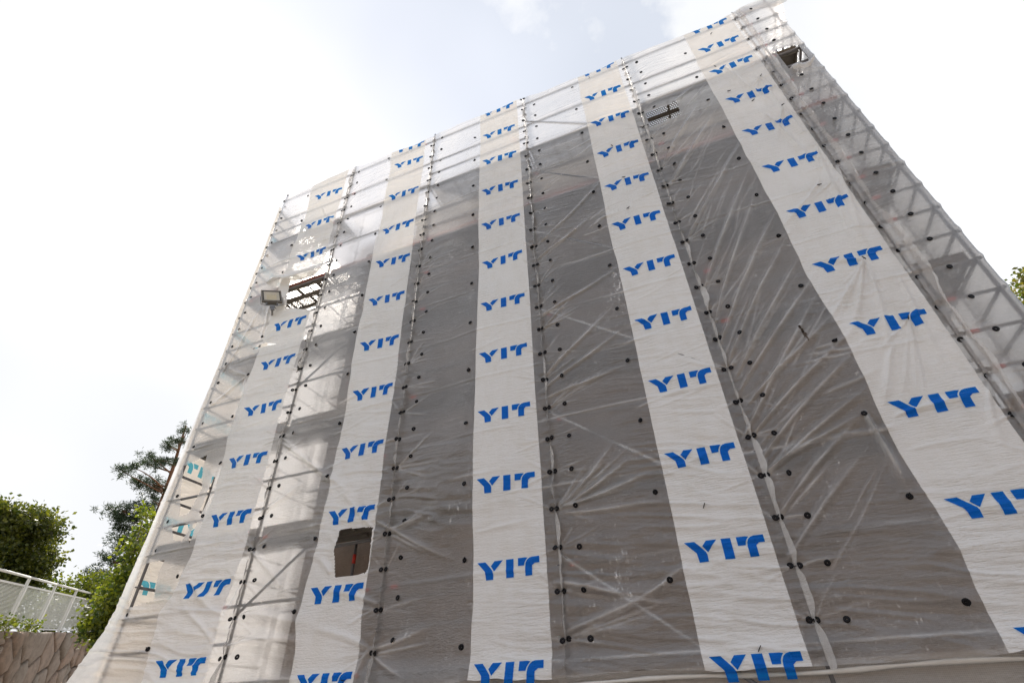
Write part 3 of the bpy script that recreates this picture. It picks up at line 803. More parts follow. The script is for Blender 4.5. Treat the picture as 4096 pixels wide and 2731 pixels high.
# ---- printed logo, built once as flat letter outlines (x to the left of the T's outer corner, z down from its top)
LOGO = [
    [(-.848, .0), (-.736, .0), (-.662, -.083), (-.634, -.118), (-.625, -.148), (-.625, -.220), (-.724, -.220), (-.724, -.142), (-.736, -.120)],
    [(-.607, .0), (-.494, .0), (-.612, -.124), (-.630, -.090), (-.658, -.056)],
    [(-.449, .0), (-.346, .0), (-.346, -.220), (-.449, -.220)],
    [(-.286, .0), (-.190, .0), (-.155, -.006), (-.180, -.035), (-.196, -.062), (-.204, -.095), (-.286, -.095)],
    [(0, .0), (0, -.078), (-.062, -.078), (-.086, -.086), (-.097, -.104), (-.099, -.128), (-.099, -.220), (-.190, -.220), (-.190, -.110), (-.182, -.066), (-.164, -.034), (-.136, -.010), (-.098, .0)],
]
import bmesh
def logo_tris():
    bm = bmesh.new()
    for poly in LOGO:
        bm.faces.new([bm.verts.new((x, 0, z)) for x, z in poly])
    bmesh.ops.triangulate(bm, faces=bm.faces[:])
    for it in range(7):
        es = [e for e in bm.edges if e.calc_length() > 0.022]
        if not es: break
        bmesh.ops.subdivide_edges(bm, edges=es, cuts=1, use_grid_fill=False)
        bmesh.ops.triangulate(bm, faces=[f for f in bm.faces if len(f.verts) > 3])
    bm.verts.ensure_lookup_table()
    v = np.array([q.co[:] for q in bm.verts]); f = np.array([[a.index for a in q.verts] for q in bm.faces])
    # faces wound towards -Y
    a, b_, c = v[f[:, 0]], v[f[:, 1]], v[f[:, 2]]
    nrm = np.cross(b_ - a, c - a)[:, 1]
    f[nrm > 0] = f[nrm > 0][:, ::-1]
    bm.free(); return v, f
LV, LF = logo_tris()
def logo(parent, x, z, sx=1.0):
    X = x + LV[:, 0] * sx; Z = z + LV[:, 2]
    Q = P(X, Z, 0.0065)
    keep = Z[LF].max(1) < ztop(X[LF]).min(1) - 0.004
    for h in HOLES: keep &= ~inpoly(Q[LF, 0].mean(1), Z[LF].mean(1), h)
    if keep.sum() < 4: return
    f = LF[keep]; used = np.unique(f); rm = np.full(len(Q), -1); rm[used] = np.arange(len(used))
    obj('printed_logo', mesh_np('printed_logo', Q[used], rm[f], True), M['ink'], parent)

# ---- toggles (black plastic discs with an eyelet)
def button_mesh():
    prof = [(0.0045, -0.002), (0.0055, -0.0075), (0.016, -0.0095), (0.0245, -0.0075), (0.0275, -0.003), (0.0265, 0.0)]
    n = 14; v = []; f = []
    for r, y in prof:
        for k in range(n):
            t = 2 * math.pi * k / n; v.append((r * math.cos(t), y, r * math.sin(t)))
    for i in range(len(prof) - 1):
        for k in range(n): f.append((i * n + k, i * n + (k + 1) % n, (i + 1) * n + (k + 1) % n, (i + 1) * n + k))
    return mesh_py('toggle_disc', v, f, True)
BM_ = button_mesh(); BM_.materials.append(M['black'])
q = MB(); q.box(-0.003, 0.003, -0.020, -0.008, -0.028, 0.028); BAR = q.mesh('toggle_bar'); BAR.materials.append(M['black'])
q = MB(); q.tube((-0.035, -0.014, 0), (0.035, -0.014, 0), 0.0035, n=6); TIE = q.mesh('elastic_tie'); TIE.materials.append(M['black'])
q = MB(); q.box(-0.004, 0.004, -0.022, -0.010, -0.032, 0.032); q.box(-0.003, 0.003, -0.0105, 0.004, -0.003, 0.003); PIN = q.mesh('toggle_pin'); PIN.materials.append(M['black'])
def button(parent, x, z, bar=False):
    for h in HOLES:
        if inpoly(np.array([x]), np.array([z]), [(a, c) for a, c in h])[0]: return
    if z > float(ztop(np.array([x]))[0]) - 0.03 or z < float(zbot(np.array([x]))[0]) + 0.03: return
    e = 0.03
    p = P(np.array([x, x + e, x - e, x, x]), np.array([z, z, z, z + e, z - e]), 0.004)
    tx = (p[1, 1] - p[2, 1]) / (2 * e); tz = (p[3, 1] - p[4, 1]) / (2 * e)
    o = bpy.data.objects.new('toggle_disc', BM_); COL.objects.link(o); o.parent = parent
    y = min(p[0, 1], p[1:, 1].mean()) - 0.002
    o.location = (p[0, 0], y, p[0, 2])
    s = 1.26 + rr.uniform(-0.07, 0.07); o.scale = (s, s, s)
    o.rotation_euler = (math.atan(tz) * -0.6 + rr.gauss(0, .16), 0, math.atan(tx) * 0.6 + rr.gauss(0, .2))
    if bar:
        c = bpy.data.objects.new('toggle_bar', BAR); COL.objects.link(c); c.parent = o
        c.rotation_euler = (0, rr.uniform(0, 3.1), 0)

STRIP = [(-8.40, -7.24), (-5.70, -4.70), (-3.06, -2.06), (-0.46, 0.52), (2.08, 3.13)]
LOGOS = [
    (-7.30, [13.50, 12.33, 11.16, 8.93, 7.90, 6.79, 5.68, 4.62, 3.52, 2.47], 1.08),
    (-4.74, [14.23, 13.50, 12.20, 10.97, 9.83, 8.72, 7.60, 6.50, 5.39, 4.30, 3.21, 2.16]),
    (-2.15, [14.30] + [13.27 - k * 1.113 for k in range(11)]),
    (0.455, [14.30] + [13.14 - k * 1.108 for k in range(11)]),
    (3.045, [14.22, 13.31, 12.36, 11.17, 10.05, 8.95, 7.80, 6.67, 5.54, 4.41, 3.28, 2.13]),
]
SLAB = [
    'left corner sheet with strip of blue logos, torn holes and a cut-out beside the floodlight',
    'printed sheet second from the left with square window cut into its lowest strip',
    'middle printed sheet with an unbroken white logo strip between two laced seams',
    'printed sheet fourth from the left, no holes, diagonal brace showing through',
    'nearest printed sheet on the right with steep diagonal folds and a slot near the top',
]
COL2 = [0.18, 0.44, 0.473, 0.30, 0.30]      # second column of toggles, modulo half a metre
COL2X = [0.18, 0.27, 0.286, 0.29, 0.285]
MIDZ = [0.65, 0.915, 0.33, 0.80, 0.34]
MIDX = [-8.45, -5.76, -3.20, -0.61, 1.945]
sheets = []
for i in range(5):
    xa, xb = SEAM[i], SEAM[i + 1]; sa, sb = STRIP[i]
    root = empty('printed_sheet', (0, 0, 0)); tag(root, SLAB[i], 'scaffold sheet', 'printed sheets hung on the scaffold front')
    sheets.append(root)
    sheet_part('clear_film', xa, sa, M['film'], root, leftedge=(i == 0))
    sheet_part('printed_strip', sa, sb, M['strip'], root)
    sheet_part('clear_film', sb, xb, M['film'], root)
    L = LOGOS[i]
    for z in L[1]: logo(root, L[0], z, L[2] if len(L) > 2 else 1.0)
    # toggles along this sheet: left margin, second column, one a metre apart beside the strip, right margin
    z = 1.5
    while z < 14.3:
        j = lambda s=0.012: rr.uniform(-s, s)
        if i > 0: button(root, xa + 0.036 + j(), z + TIEZ[i] + j(), rr.random() < 0.1)
        button(root, xa + COL2X[i] + j(), z + COL2[i] + j())
        k = i + 1
        button(root, xb - 0.036 + j(), z + TIEZ[k] + j(), rr.random() < 0.12)
        if k < 5 and rr.random() < 0.85:
            zz = z + TIEZ[k]
            if 2.0 < zz < 14.2:
                o = bpy.data.objects.new('elastic_tie', TIE); COL.objects.link(o); o.parent = root
                o.location = (xb, float(disp(np.array([xb]), np.array([zz]))[0]) - 0.012, zz); o.rotation_euler = (0, rr.uniform(-.15, .2), 0)
        z += 0.5
    z = 1.0
    while z < 14.3:
        button(root, MIDX[i] + rr.uniform(-.015, .015), z + MIDZ[i] + rr.uniform(-.015, .015), rr.random() < 0.45); z += 1.0
PINS = [(3, -0.19, 13.95), (3, -0.06, 10.97), (3, 0.0, 9.85), (3, -0.05, 8.95), (3, -0.08, 3.55), (4, 2.34, 11.4), (4, 2.6, 13.75), (4, 2.35, 12.45),
        (4, 2.98, 11.55), (4, 2.62, 10.85), (4, 3.0, 10.4), (4, 2.78, 6.5), (4, 2.8, 8.15), (4, 2.83, 5.45), (4, 2.80, 3.06), (3, 0.1, 2.10), (1, -4.86, 2.07)]
for s, x, z in PINS:
    y = float(disp(np.array([x]), np.array([z]))[0])
    o = bpy.data.objects.new('toggle_pin', PIN); COL.objects.link(o); o.parent = sheets[s]
    o.location = (x + float(warp(np.array([x]), np.array([z]))[0]), y - 0.004, z); o.rotation_euler = (0, rr.uniform(0, 3.1), 0)

# ---- seam flaps: the doubled edges of two sheets laced together stand out as a ruffled rib
def seam_flap(i, parent, outw=0.07, xoff=0.0, grip=0.8):
    nz = 560; nw = 6
    zs = np.linspace(1.9, 14.25, nz); v = np.zeros((nz, nw, 3))
    pin = np.exp(-((((zs - TIEZ[i]) + 0.25) % 0.5 - 0.25) / 0.075) ** 2)
    pin = pin * grip
    lat = 0.075 * (vnoise(zs * 2.1, 0 * zs, 70 + i) - 0.5) + 0.035 * grip * (vnoise(zs * 6.0, 0 * zs, 80 + i) - 0.5)
    y0 = disp(np.full(nz, SEAM[i]), zs)
    for k in range(nw):
        t = k / (nw - 1)
        o = outw * (0.75 + 0.7 * vnoise(zs * (3.0 if grip > .5 else 0.7), 0 * zs, 90 + i)) * (1 - 0.62 * pin)
        o = o * (1 + 0.7 * ss(zs, 2.5, 2.0))
        v[:, k, 0] = SEAM[i] + xoff + lat * (1 - 0.8 * pin) * t * 1.2 + 0.045 * t * (1 - 0.6 * pin) + 0.006 * (vnoise(zs * 25, 0 * zs + t * 3, 33) - 0.5)
        v[:, k, 1] = y0 - 0.003 - o * t + 0.012 * np.sin(t * math.pi) * (vnoise(zs * 9, 0 * zs, 99) - .5)
        v[:, k, 2] = zs
    a = (np.arange(nz - 1)[:, None] * nw + np.arange(nw - 1)[None, :]).ravel()
    f = np.stack([a, a + 1, a + nw + 1, a + nw], -1)
    obj('seam_flap', mesh_np('seam_flap', v.reshape(-1, 3), f, True), M['film_fold'], parent)
for i in (1, 2, 3, 4): seam_flap(i, sheets[i - 1])
seam_flap(5, sheets[4], 0.055, 0.05, 0.1)

# ---- plain corner sheet on the right: across the narrow bay and back along the side
cs = empty('corner_sheet', (0, 0, 0)); tag(cs, 'plain see-through sheet wrapping the right-hand corner, with a hole near its top', 'scaffold sheet')
def path_sheet(name, pathfn, L, m, parent, z0=1.95, z1=14.25, holes=True, dx=0.03):
    ns = int(L / dx); nz = int((z1 - z0) / dx)
    s = np.linspace(0, L, ns); zt = np.linspace(0, 1, nz)
    S, T = np.meshgrid(s, zt); Z = z0 + (z1 - z0) * T
    X, Y = pathfn(S, Z)
    v = np.stack([X, Y, Z], -1).reshape(-1, 3)
    i = (np.arange(nz - 1)[:, None] * ns + np.arange(ns - 1)[None, :]).ravel()
    f = np.stack([i, i + 1, i + ns + 1, i + ns], -1)
    if holes:
        cx = v[f, 0].mean(1); cyy = v[f, 1].mean(1); cz = v[f, 2].mean(1)
        kill = np.zeros(len(f), bool)
        for h in HOLES[-2:-1]: kill |= inpoly(cx, cz, h) & (cyy < 0.1)
        f = f[~kill]
    return obj(name, mesh_np(name, v, f, True), m, parent)
def cpath(S, Z):
    W = 0.765
    X = np.where(S < W, 3.185 + S, 3.95 + 0.04 * np.sin(np.clip((S - W) / 2.5, 0, 2) * math.pi) * (vnoise(S * 1.2, Z * .9, 15) - .3))
    d = disp(np.clip(3.185 + S, 3.236, 3.949), Z)
    Y = np.where(S < W, d - 0.01, S - W + 0.0)
    t = ss(S, W - 0.12, W + 0.12)
    Y = np.where(S < W, Y * (1 - t) + 0.0 * t - 0.02 * (1 - t), Y)
    X = X + 0.22 * ss(Z, 12.9, 14.2) * ss(S, 0.35, W) * ss(S, W + 1.2, W)       # loose at the top corner
    zr = (Z - 2.12 + 0.25) % 0.5 - 0.25
    X = X + 0.016 * np.exp(-(zr / 0.06) ** 2) * np.exp(-((S - W) / 0.1) ** 2)
    X = X + 0.018 * (vnoise(S * 2.2, Z * 3.1, 16) - 0.5) * ss(S, W, W + 0.3)
    return X, Y
path_sheet('clear_film', cpath, 0.765 + 5.3, M['film'], cs, z1=14.30)
def cbutton(x, z, bar=False):
    o = bpy.data.objects.new('toggle_disc', BM_); COL.objects.link(o); o.parent = cs
    o.location = (x, float(disp(np.array([x]), np.array([z]))[0]) - 0.038, z)
    o.rotation_euler = (rr.uniform(-.15, .15), 0, rr.uniform(-.15, .25)); o.scale = (1.26,) * 3
z = 2.02
while z < 14.2:
    if not (11.3 < z < 12.1): cbutton(3.53 + rr.uniform(-.012, .012), z + rr.uniform(-.012, .012))
    else: pass
    z += 0.5
# folded-down flap under the hole
v = []; f = []
for k in range(9):
    t = k / 8; x = 3.44 + 0.40 * t
    for j in range(5):
        s = j / 4
        v.append((x + 0.01 * math.sin(9 * t + s), -0.05 - 0.13 * math.sin(math.pi * s * .8) - 0.03 * math.sin(7 * t), 11.37 - 0.20 * s * (0.6 + 0.5 * math.sin(3 * t + .4))))
for k in range(8):
    for j in range(4):
        a = k * 5 + j; f.append((a, a + 5, a + 6, a + 1))
obj('loose_flap', mesh_py('loose_flap', v, f, True), M['film_fold'], cs)
# crumpled hood at the very top of the corner
v = []; f = []
nu, nv = 22, 14
for a in range(nu):
    for c in range(nv):
        u = a / (nu - 1); w_ = c / (nv - 1)
        x = 3.25 + 0.95 * u; z_ = 13.85 + 0.62 * w_ + 0.10 * math.sin(u * 4 + .5)
        y = -0.06 - 0.10 * math.sin(math.pi * w_) + 0.09 * (float(vnoise(np.array([u * 5]), np.array([w_ * 4]), 77)[0]) - .5) + 0.22 * w_
        v.append((x, y, z_ + 0.10 * (float(vnoise(np.array([u * 4]), np.array([w_ * 1.0]), 78)[0]) - .5)))
for a in range(nu - 1):
    for c in range(nv - 1):
        k = a * nv + c; f.append((k, k + nv, k + nv + 1, k + 1))
obj('crumpled_top', mesh_py('crumpled_top', v, f, True), M['film_fold'], cs)

# ---- left return sheet: seen from inside through the torn corner sheet, so its logos read backwards
ls = empty('side_sheet', (0, 0, 0)); tag(ls, 'printed sheet closing the left end, seen from behind with logos reversed', 'scaffold sheet')
def lx(Y, Z): return -9.60 + 0.05 * (vnoise(Y * 1.2, Z * 0.8, 25) - 0.5) - 0.03 * ss(Y, 0.3, 1.0) + 0.015 * (vnoise(Y * 5, Z * 9, 26) - 0.5)
def lpath_film(S, Z): Y = 1.06 + S; return lx(Y, Z), Y
def lpath_strip(S, Z): Y = 0.0 + S; return lx(Y, Z), Y
path_sheet('printed_strip', lpath_strip, 1.06, M['strip'], ls, holes=False, z1=13.9)
path_sheet('clear_film', lpath_film, 5.0, M['film'], ls, holes=False, z1=14.1)
for z in [3.76, 4.88, 5.99, 7.11, 8.23, 9.34, 10.46, 11.6, 12.7]:
    Y = 0.10 - LV[:, 0]; Z = z + LV[:, 2]
    Q = np.stack([lx(Y, Z) - 0.004, Y, Z], -1); Qi = Q.copy(); Qi[:, 0] += 0.008
    obj('printed_logo', mesh_np('printed_logo', Qi, LF[:, ::-1], True), M['ink_back'], ls)

# ---- lower debris net with white hem pipe, along the foot of the sheets
nt_ = empty('debris_net', (-3, 0.02, 0)); tag(nt_, 'grey mesh net with a white hem along the foot of the scaffold', 'net')
def npath(S, Z): return -9.3 - (-3) + S, 0.02 - 0.05 * vnoise(S * .9, Z * .8, 44) + 0.02 * vnoise(S * 4, Z * 3, 45)
path_sheet('mesh_net', npath, 13.2, M['net'], nt_, z0=0.02, z1=1.99, holes=False, dx=0.06)
q = MB()
pts = [(-9.3 + 3 + 13.2 * k / 40, -0.05 + 0.012 * math.sin(k * 1.3), 1.90 + 0.015 * math.sin(k * 0.8)) for k in range(41)]
q.path(pts, [0.020 + 0.006 * math.sin(k * 2.3) for k in range(41)], 8); obj('hem_pipe', q.mesh('hem_pipe', True), M['whitepipe'], nt_)

# ------------------------------------------------------------------ floodlight
fl = empty('floodlight', (-8.18, -0.34, 9.57)); tag(fl, 'square work floodlight clamped outside the left corner sheet', 'lamp')
xax = (cright + fwd * 0.6).normalized(); yax = (cup - cright * 0.45 + fwd * 0.75).normalized(); zax = xax.cross(yax)
fl.rotation_euler = Matrix((xax, yax, zax)).transposed().to_euler()
W, H = 0.21, 0.185
q = MB()
def ring(q, w0, h0, w1, h1, z0, z1):
    o = [(-w0, -h0, z0), (w0, -h0, z0), (w0, h0, z0), (-w0, h0, z0)]; i_ = [(-w1, -h1, z1), (w1, -h1, z1), (w1, h1, z1), (-w1, h1, z1)]
    q.add(o + i_, [(k, (k + 1) % 4, 4 + (k + 1) % 4, 4 + k) for k in range(4)])
ring(q, W, H, W, H, -0.05, 0.0); ring(q, W, H, W - .012, H - .012, 0.0, 0.012); ring(q, W - .012, H - .012, W - .03, H - .03, 0.012, 0.012); ring(q, W - .03, H - .03, W - .03, H - .03, 0.012, -0.012)
ring(q, W, H, W * .55, H * .5, -0.05, -0.15); q.box(-W * .55, W * .55, -H * .5, H * .5, -0.20, -0.151)
obj('housing', q.mesh('housing'), M['deckframe'], fl)
q = MB(); ring(q, W - .030, H - .030, W - .048, H - .048, 0.006, 0.004); obj('gasket', q.mesh('gasket'), M['black'], fl)
M['reflector'] = simple('pale_reflector', (0.85, 0.80, 0.70), 0.35, 0.0, 0.1)
M['ledplate'] = simple('yellow_led_plate', (0.85, 0.76, 0.55), 0.5, 0.0, 0.15, 60)
q = MB(); ring(q, W - .048, H - .048, W * .5, H * .42, 0.003, -0.04); obj('reflector', q.mesh('reflector'), M['reflector'], fl)
q = MB(); q.box(-W * .5, W * .5, -H * .42, H * .42, -0.045, -0.041); obj('led_plate', q.mesh('led_plate'), M['ledplate'], fl)
M['lens'] = None
mm, ntt, oo = mat('lens_glass'); qq = NT(ntt)
g1 = qq.new('ShaderNodeBsdfTransparent'); g2 = qq.new('ShaderNodeBsdfGlossy'); g2.inputs['Roughness'].default_value = 0.08
fr = qq.new('ShaderNodeFresnel'); fr.inputs[0].default_value = 1.5
qq.l.new(qq.mixs(fr.outputs[0], g1.outputs[0], g2.outputs[0]), oo.inputs[0]); M['lens'] = mm
q = MB(); q.add([(-W + .03, -H + .03, 0.008), (W - .03, -H + .03, 0.008), (W - .03, H - .03, 0.008), (-W + .03, H - .03, 0.008)], [(0, 1, 2, 3)])
obj('glass', q.mesh('glass'), M['lens'], fl)
q = MB(); q.path([(-W - .02, 0, -0.03), (-W - .02, -H - .03, -0.05), (-.1, -H - .06, -0.06), (.1, -H - .06, -0.06), (W + .02, -H - .03, -0.05), (W + .02, 0, -0.03)], [0.010] * 6, 6)
q.box(-.05, .05, -H - .13, -H - .06, -0.08, -0.04); q.box(-.14, -.10, -H - .05, -H - .005, -.06, -.02); q.box(.09, .12, -H - .05, -H - .005, -.06, -.02)
obj('bracket', q.mesh('bracket'), M['steel'], fl)
q = MB(); q.tube((0, -H - .10, -0.07), (0.02, -0.30, -0.42), 0.02); q.box(-.04, .04, -H - .19, -H - .131, -.10, -.05)
obj('clamp_arm', q.mesh('clamp_arm'), M['steel'], fl)

q = MB(); q.path([(0.05, -0.05, -0.20), (0.10, -0.16, -0.26), (0.16, -0.34, -0.24), (0.14, -0.52, -0.22), (0.20, -0.75, -0.30)], [0.006] * 5, 6)
obj('cable', q.mesh('cable', True), M['black'], fl)
# flap of the left sheet hanging over the opening beside the lamp
v = []; f = []
top = [(-8.84, 10.43), (-8.45, 10.47), (-8.08, 10.47), (-7.6, 10.50), (-7.08, 10.52)]
bot = [(-8.80, 10.38), (-8.42, 10.30), (-8.06, 10.22), (-7.58, 10.15), (-7.30, 10.19)]
for k in range(5):
    for j in range(5):
        s = j / 4; x = top[k][0] * (1 - s) + bot[k][0] * s; z_ = top[k][1] * (1 - s) + bot[k][1] * s
        v.append((x, -0.05 - 0.22 * math.sin(s * 1.9) * (1 if 0 < k < 4 else .5) - 0.02 * math.sin(k * 2.1), z_ + 0.03 * math.sin(k * 1.7 + s)))
for k in range(4):
    for j in range(4):
        a = k * 5 + j; f.append((a, a + 1, a + 6, a + 5))
obj('cut_flap', mesh_py('cut_flap', v, f, True), M['strip'], sheets[0])

# ------------------------------------------------------------------ stone wall (each stone its own piece)
wallo = empty('stone_wall', P0); wallo.rotation_euler = (0, 0, math.atan2(wd.y, wd.x))
tag(wallo, 'retaining wall of rough reddish granite blocks below the white railing', 'wall')
side = 1 if (Matrix.Rotation(math.atan2(wd.y, wd.x), 3, 'Z') @ Vector((0, 1, 0))).dot(wnrm) > 0 else -1
q = MB()
n = 30
vv = []
for k in range(n + 1):
    u = WL * k / n
    vv += [(u, side * -0.05, 0), (u, side * -0.05, walltop(u) - 0.03), (u, side * -0.5, walltop(u) - 0.03), (u, side * -0.5, 0)]
ff = []
for k in range(n):
    a = k * 4
    ff += [(a, a + 4, a + 5, a + 1), (a + 1, a + 5, a + 6, a + 2), (a + 2, a + 6, a + 7, a + 3)]
q.add(vv, ff); obj('mortar_core', q.mesh('mortar_core'), M['mortar'], wallo)
def clip(poly, a, b_, c):
    out = []
    for i in range(len(poly)):
        p, r = poly[i], poly[(i + 1) % len(poly)]
        dp = a * p[0] + b_ * p[1] - c; dr = a * r[0] + b_ * r[1] - c
        if dp <= 0: out.append(p)
        if dp * dr < 0:
            t = dp / (dp - dr); out.append((p[0] + (r[0] - p[0]) * t, p[1] + (r[1] - p[1]) * t))
    return out
rs = random.Random(3)
pts = []
u = 0.2; ci = 0
while u < WL:
    w_ = rs.uniform(0.5, 0.95); z_ = rs.uniform(0.0, 0.5)
    while z_ < walltop(u) + 0.2:
        pts.append((u + rs.uniform(-.42, .42), z_ + rs.uniform(-.2, .2))); z_ += rs.uniform(0.35, 0.75)
    u += w_; ci += 1
for i, (a, c) in enumerate(pts):
    poly = [(a - 1.2, c - 1.2), (a + 1.2, c - 1.2), (a + 1.2, c + 1.2), (a - 1.2, c + 1.2)]
    for k, (a2, c2) in enumerate(pts):
        if k == i or abs(a2 - a) > 2.2 or abs(c2 - c) > 2.2: continue
        dx, dz = a2 - a, c2 - c; L = math.hypot(dx, dz)
        poly = clip(poly, dx / L, dz / L, (dx * (a + a2) / 2 + dz * (c + c2) / 2) / L - rs.uniform(0.014, 0.032))
        if not poly: break
    if not poly: continue
    s = 0.118; poly = clip(poly, -s / 1.007, 1 / 1.007, (walltop(0)) / 1.007)
    poly = clip(poly, 0, -1, 0.0); poly = clip(poly, -1, 0, 0.0); poly = clip(poly, 1, 0, WL)
    if len(poly) < 3: continue
    mx = sum(p[0] for p in poly) / len(poly); mz = sum(p[1] for p in poly) / len(poly)
    dp = rs.uniform(0.03, 0.12)
    # split long edges a little so that outlines are not ruler straight
    pp = []
    for k in range(len(poly)):
        p, r = poly[k], poly[(k + 1) % len(poly)]
        pp.append(p)
        if math.hypot(r[0] - p[0], r[1] - p[1]) > 0.22:
            t = rs.uniform(.35, .65); pp.append((p[0] + (r[0] - p[0]) * t + (mx - p[0]) * rs.uniform(0, .07), p[1] + (r[1] - p[1]) * t + (mz - p[1]) * rs.uniform(0, .07)))
    n = len(pp); v = []; f = []
    for sc_, y in ((1.0, -0.12), (1.0, dp * .35), (0.90, dp * .8), (0.62, dp)):
        for p in pp: v.append((mx + (p[0] - mx) * sc_ - 0, side * (y + rs.uniform(-.012, .012) * (sc_ < 1)), mz + (p[1] - mz) * sc_))
    v.append((mx, side * (dp + rs.uniform(0, .02)), mz))
    for r_ in range(3):
        for k in range(n):
            a_, b_, c_, d_ = r_ * n + k, r_ * n + (k + 1) % n, (r_ + 1) * n + (k + 1) % n, (r_ + 1) * n + k
            f.append((a_, b_, c_, d_) if side < 0 else (d_, c_, b_, a_))
    for k in range(n):
        a_, b_, c_ = 3 * n + k, 3 * n + (k + 1) % n, 4 * n
        f.append((a_, b_, c_) if side < 0 else (c_, b_, a_))
    me = mesh_py('stone', v, f, True)
    obj('stone', me, M['stone'], wallo)

# ------------------------------------------------------------------ railing on the wall
fe = empty('metal_railing', P0); fe.rotation_euler = wallo.rotation_euler
tag(fe, 'white painted metal railing with mesh panels on top of the stone wall', 'railing')
FY = side * -0.25
def fz(u): return walltop(u) - 0.02
posts = [0.6 + 2.02 * k for k in range(8)]
for u in posts:
    q = MB(); q.box(-0.028, 0.028, -0.028, 0.028, 0, 1.12); q.box(-0.07, 0.07, -0.05, 0.05, 0, 0.015)
    obj('post', q.mesh('post'), M['whitemetal'], fe, (u, FY, fz(u)))
for k in range(len(posts) - 1):
    a, c = posts[k], posts[k + 1]; za, zc = fz(a), fz(c)
    q = MB(); q.tube((a, FY, za + 1.15), (c, FY, zc + 1.15), 0.027, n=8); obj('handrail', q.mesh('handrail', True), M['whitemetal'], fe)
    q = MB(); aa, cc_ = a + 0.09, c - 0.09; zs0, zs1 = fz(aa), fz(cc_)
    def bar(x0, z0, x1, z1, h):
        q.add([(x0, FY - .015, z0 - h), (x1, FY - .015, z1 - h), (x1, FY + .015, z1 - h), (x0, FY + .015, z0 - h), (x0, FY - .015, z0 + h), (x1, FY - .015, z1 + h), (x1, FY + .015, z1 + h), (x0, FY + .015, z0 + h)],
              [(0, 3, 2, 1), (4, 5, 6, 7), (0, 1, 5, 4), (1, 2, 6, 5), (2, 3, 7, 6), (3, 0, 4, 7)])
    bar(aa, zs0 + .08, cc_, zs1 + .08, .02); bar(aa, zs0 + .96, cc_, zs1 + .96, .02)
    q.box(aa, aa + .035, FY - .0145, FY + .0145, zs0 + .101, zs0 + .94); q.box(cc_ - .035, cc_, FY - .0145, FY + .0145, zs1 + .101, zs1 + .94)
    pf = obj('panel_frame', q.mesh('panel_frame'), M['whitemetal'], fe)
    q = MB()
    for j in range(34):
        h = .12 + .82 * j / 33
        q.add([(aa + .03, FY, zs0 + h), (cc_ - .03, FY, zs1 + h), (cc_ - .03, FY + .004, zs1 + h + .013), (aa + .03, FY + .004, zs0 + h + .013)], [(0, 1, 2, 3)])
    for j in range(46):
        x = aa + .05 + (cc_ - aa - .1) * j / 45; zb = fz(x)
        q.add([(x, FY - .002, zb + .1), (x + .006, FY - .002, zb + .1), (x + .006, FY - .002, zb + .94), (x, FY - .002, zb + .94)], [(0, 1, 2, 3)])
    tag(obj('wire_mesh', q.mesh('wire_mesh'), M['mesh'], pf), kind='stuff')

# ------------------------------------------------------------------ vegetation
def leaves(centers, normals_rand, size, n_each=1, elong=1.6, seed=0, droop=0.0, spread=0.0):
    rs = np.random.RandomState(seed)
    C = np.repeat(np.asarray(centers), n_each, 0)
    if spread: C = C + rs.normal(0, spread, C.shape)
    n = len(C)
    d = rs.normal(0, 1, (n, 3)); d[:, 2] = d[:, 2] * 0.7 - droop; d /= np.linalg.norm(d, axis=1)[:, None]
    e = rs.normal(0, 1, (n, 3)); e -= d * (e * d).sum(1)[:, None]; e /= np.linalg.norm(e, axis=1)[:, None]
    s = size * rs.uniform(0.6, 1.35, n)[:, None]
    a = C; b_ = C + d * s * elong * .5 + e * s * .5; c = C + d * s * elong; dd = C + d * s * elong * .5 - e * s * .5
    v = np.stack([a, b_, c, dd], 1).reshape(-1, 3)
    f = np.arange(4 * n).reshape(n, 4)
    return v, f
def ray(u, v_):      # viewing direction through a point of the photograph, used once to find bearings
    a0 = (u - 1176) * 4096 / 2352; b0 = (v_ - 784.1) * 4096 / 2352
    d = fwd * FPX + cright * a0 - cup * b0
    return d / math.hypot(d.x, d.y)
def at(u, v_, dist): return CAMPOS + ray(u, v_) * dist

def limb(q, a, b_, r0, r1, bend=0.15, n=6, rs=random):
    a = Vector(a); b_ = Vector(b_); L = (b_ - a).length
    off = Vector((rs.uniform(-1, 1), rs.uniform(-1, 1), rs.uniform(-.5, 1))) * bend * L
    pts = []
    for k in range(5):
        t = k / 4; pts.append(a.lerp(b_, t) + off * math.sin(math.pi * t) * .5)
    q.path(pts, [r0 + (r1 - r0) * k / 4 for k in range(5)], n); return pts

# pine
rs = random.Random(21)
PD = 31.0
ptop = at(432, 975, PD); pb = at(232, 1450, PD); pb.z -= 0.8
pine = empty('pine_tree', pb); tag(pine, 'tall slanting pine with red-brown trunk and sparse needle clumps', 'tree')
tp = []
for k in range(12):
    t = k / 11; p = (ptop - pb) * t; p += Vector((0.25 * math.sin(t * 4), 0.2 * math.sin(t * 3), 0)); tp.append(p)
q = MB(); q.path(tp, [0.22 * (1 - .85 * k / 11) + .012 for k in range(12)], 8)
obj('trunk', q.mesh('trunk', True), M['pinebark'], pine)
def tpos(t):
    x = t * 11; k = min(int(x), 10); return tp[k].lerp(tp[k + 1], x - k)
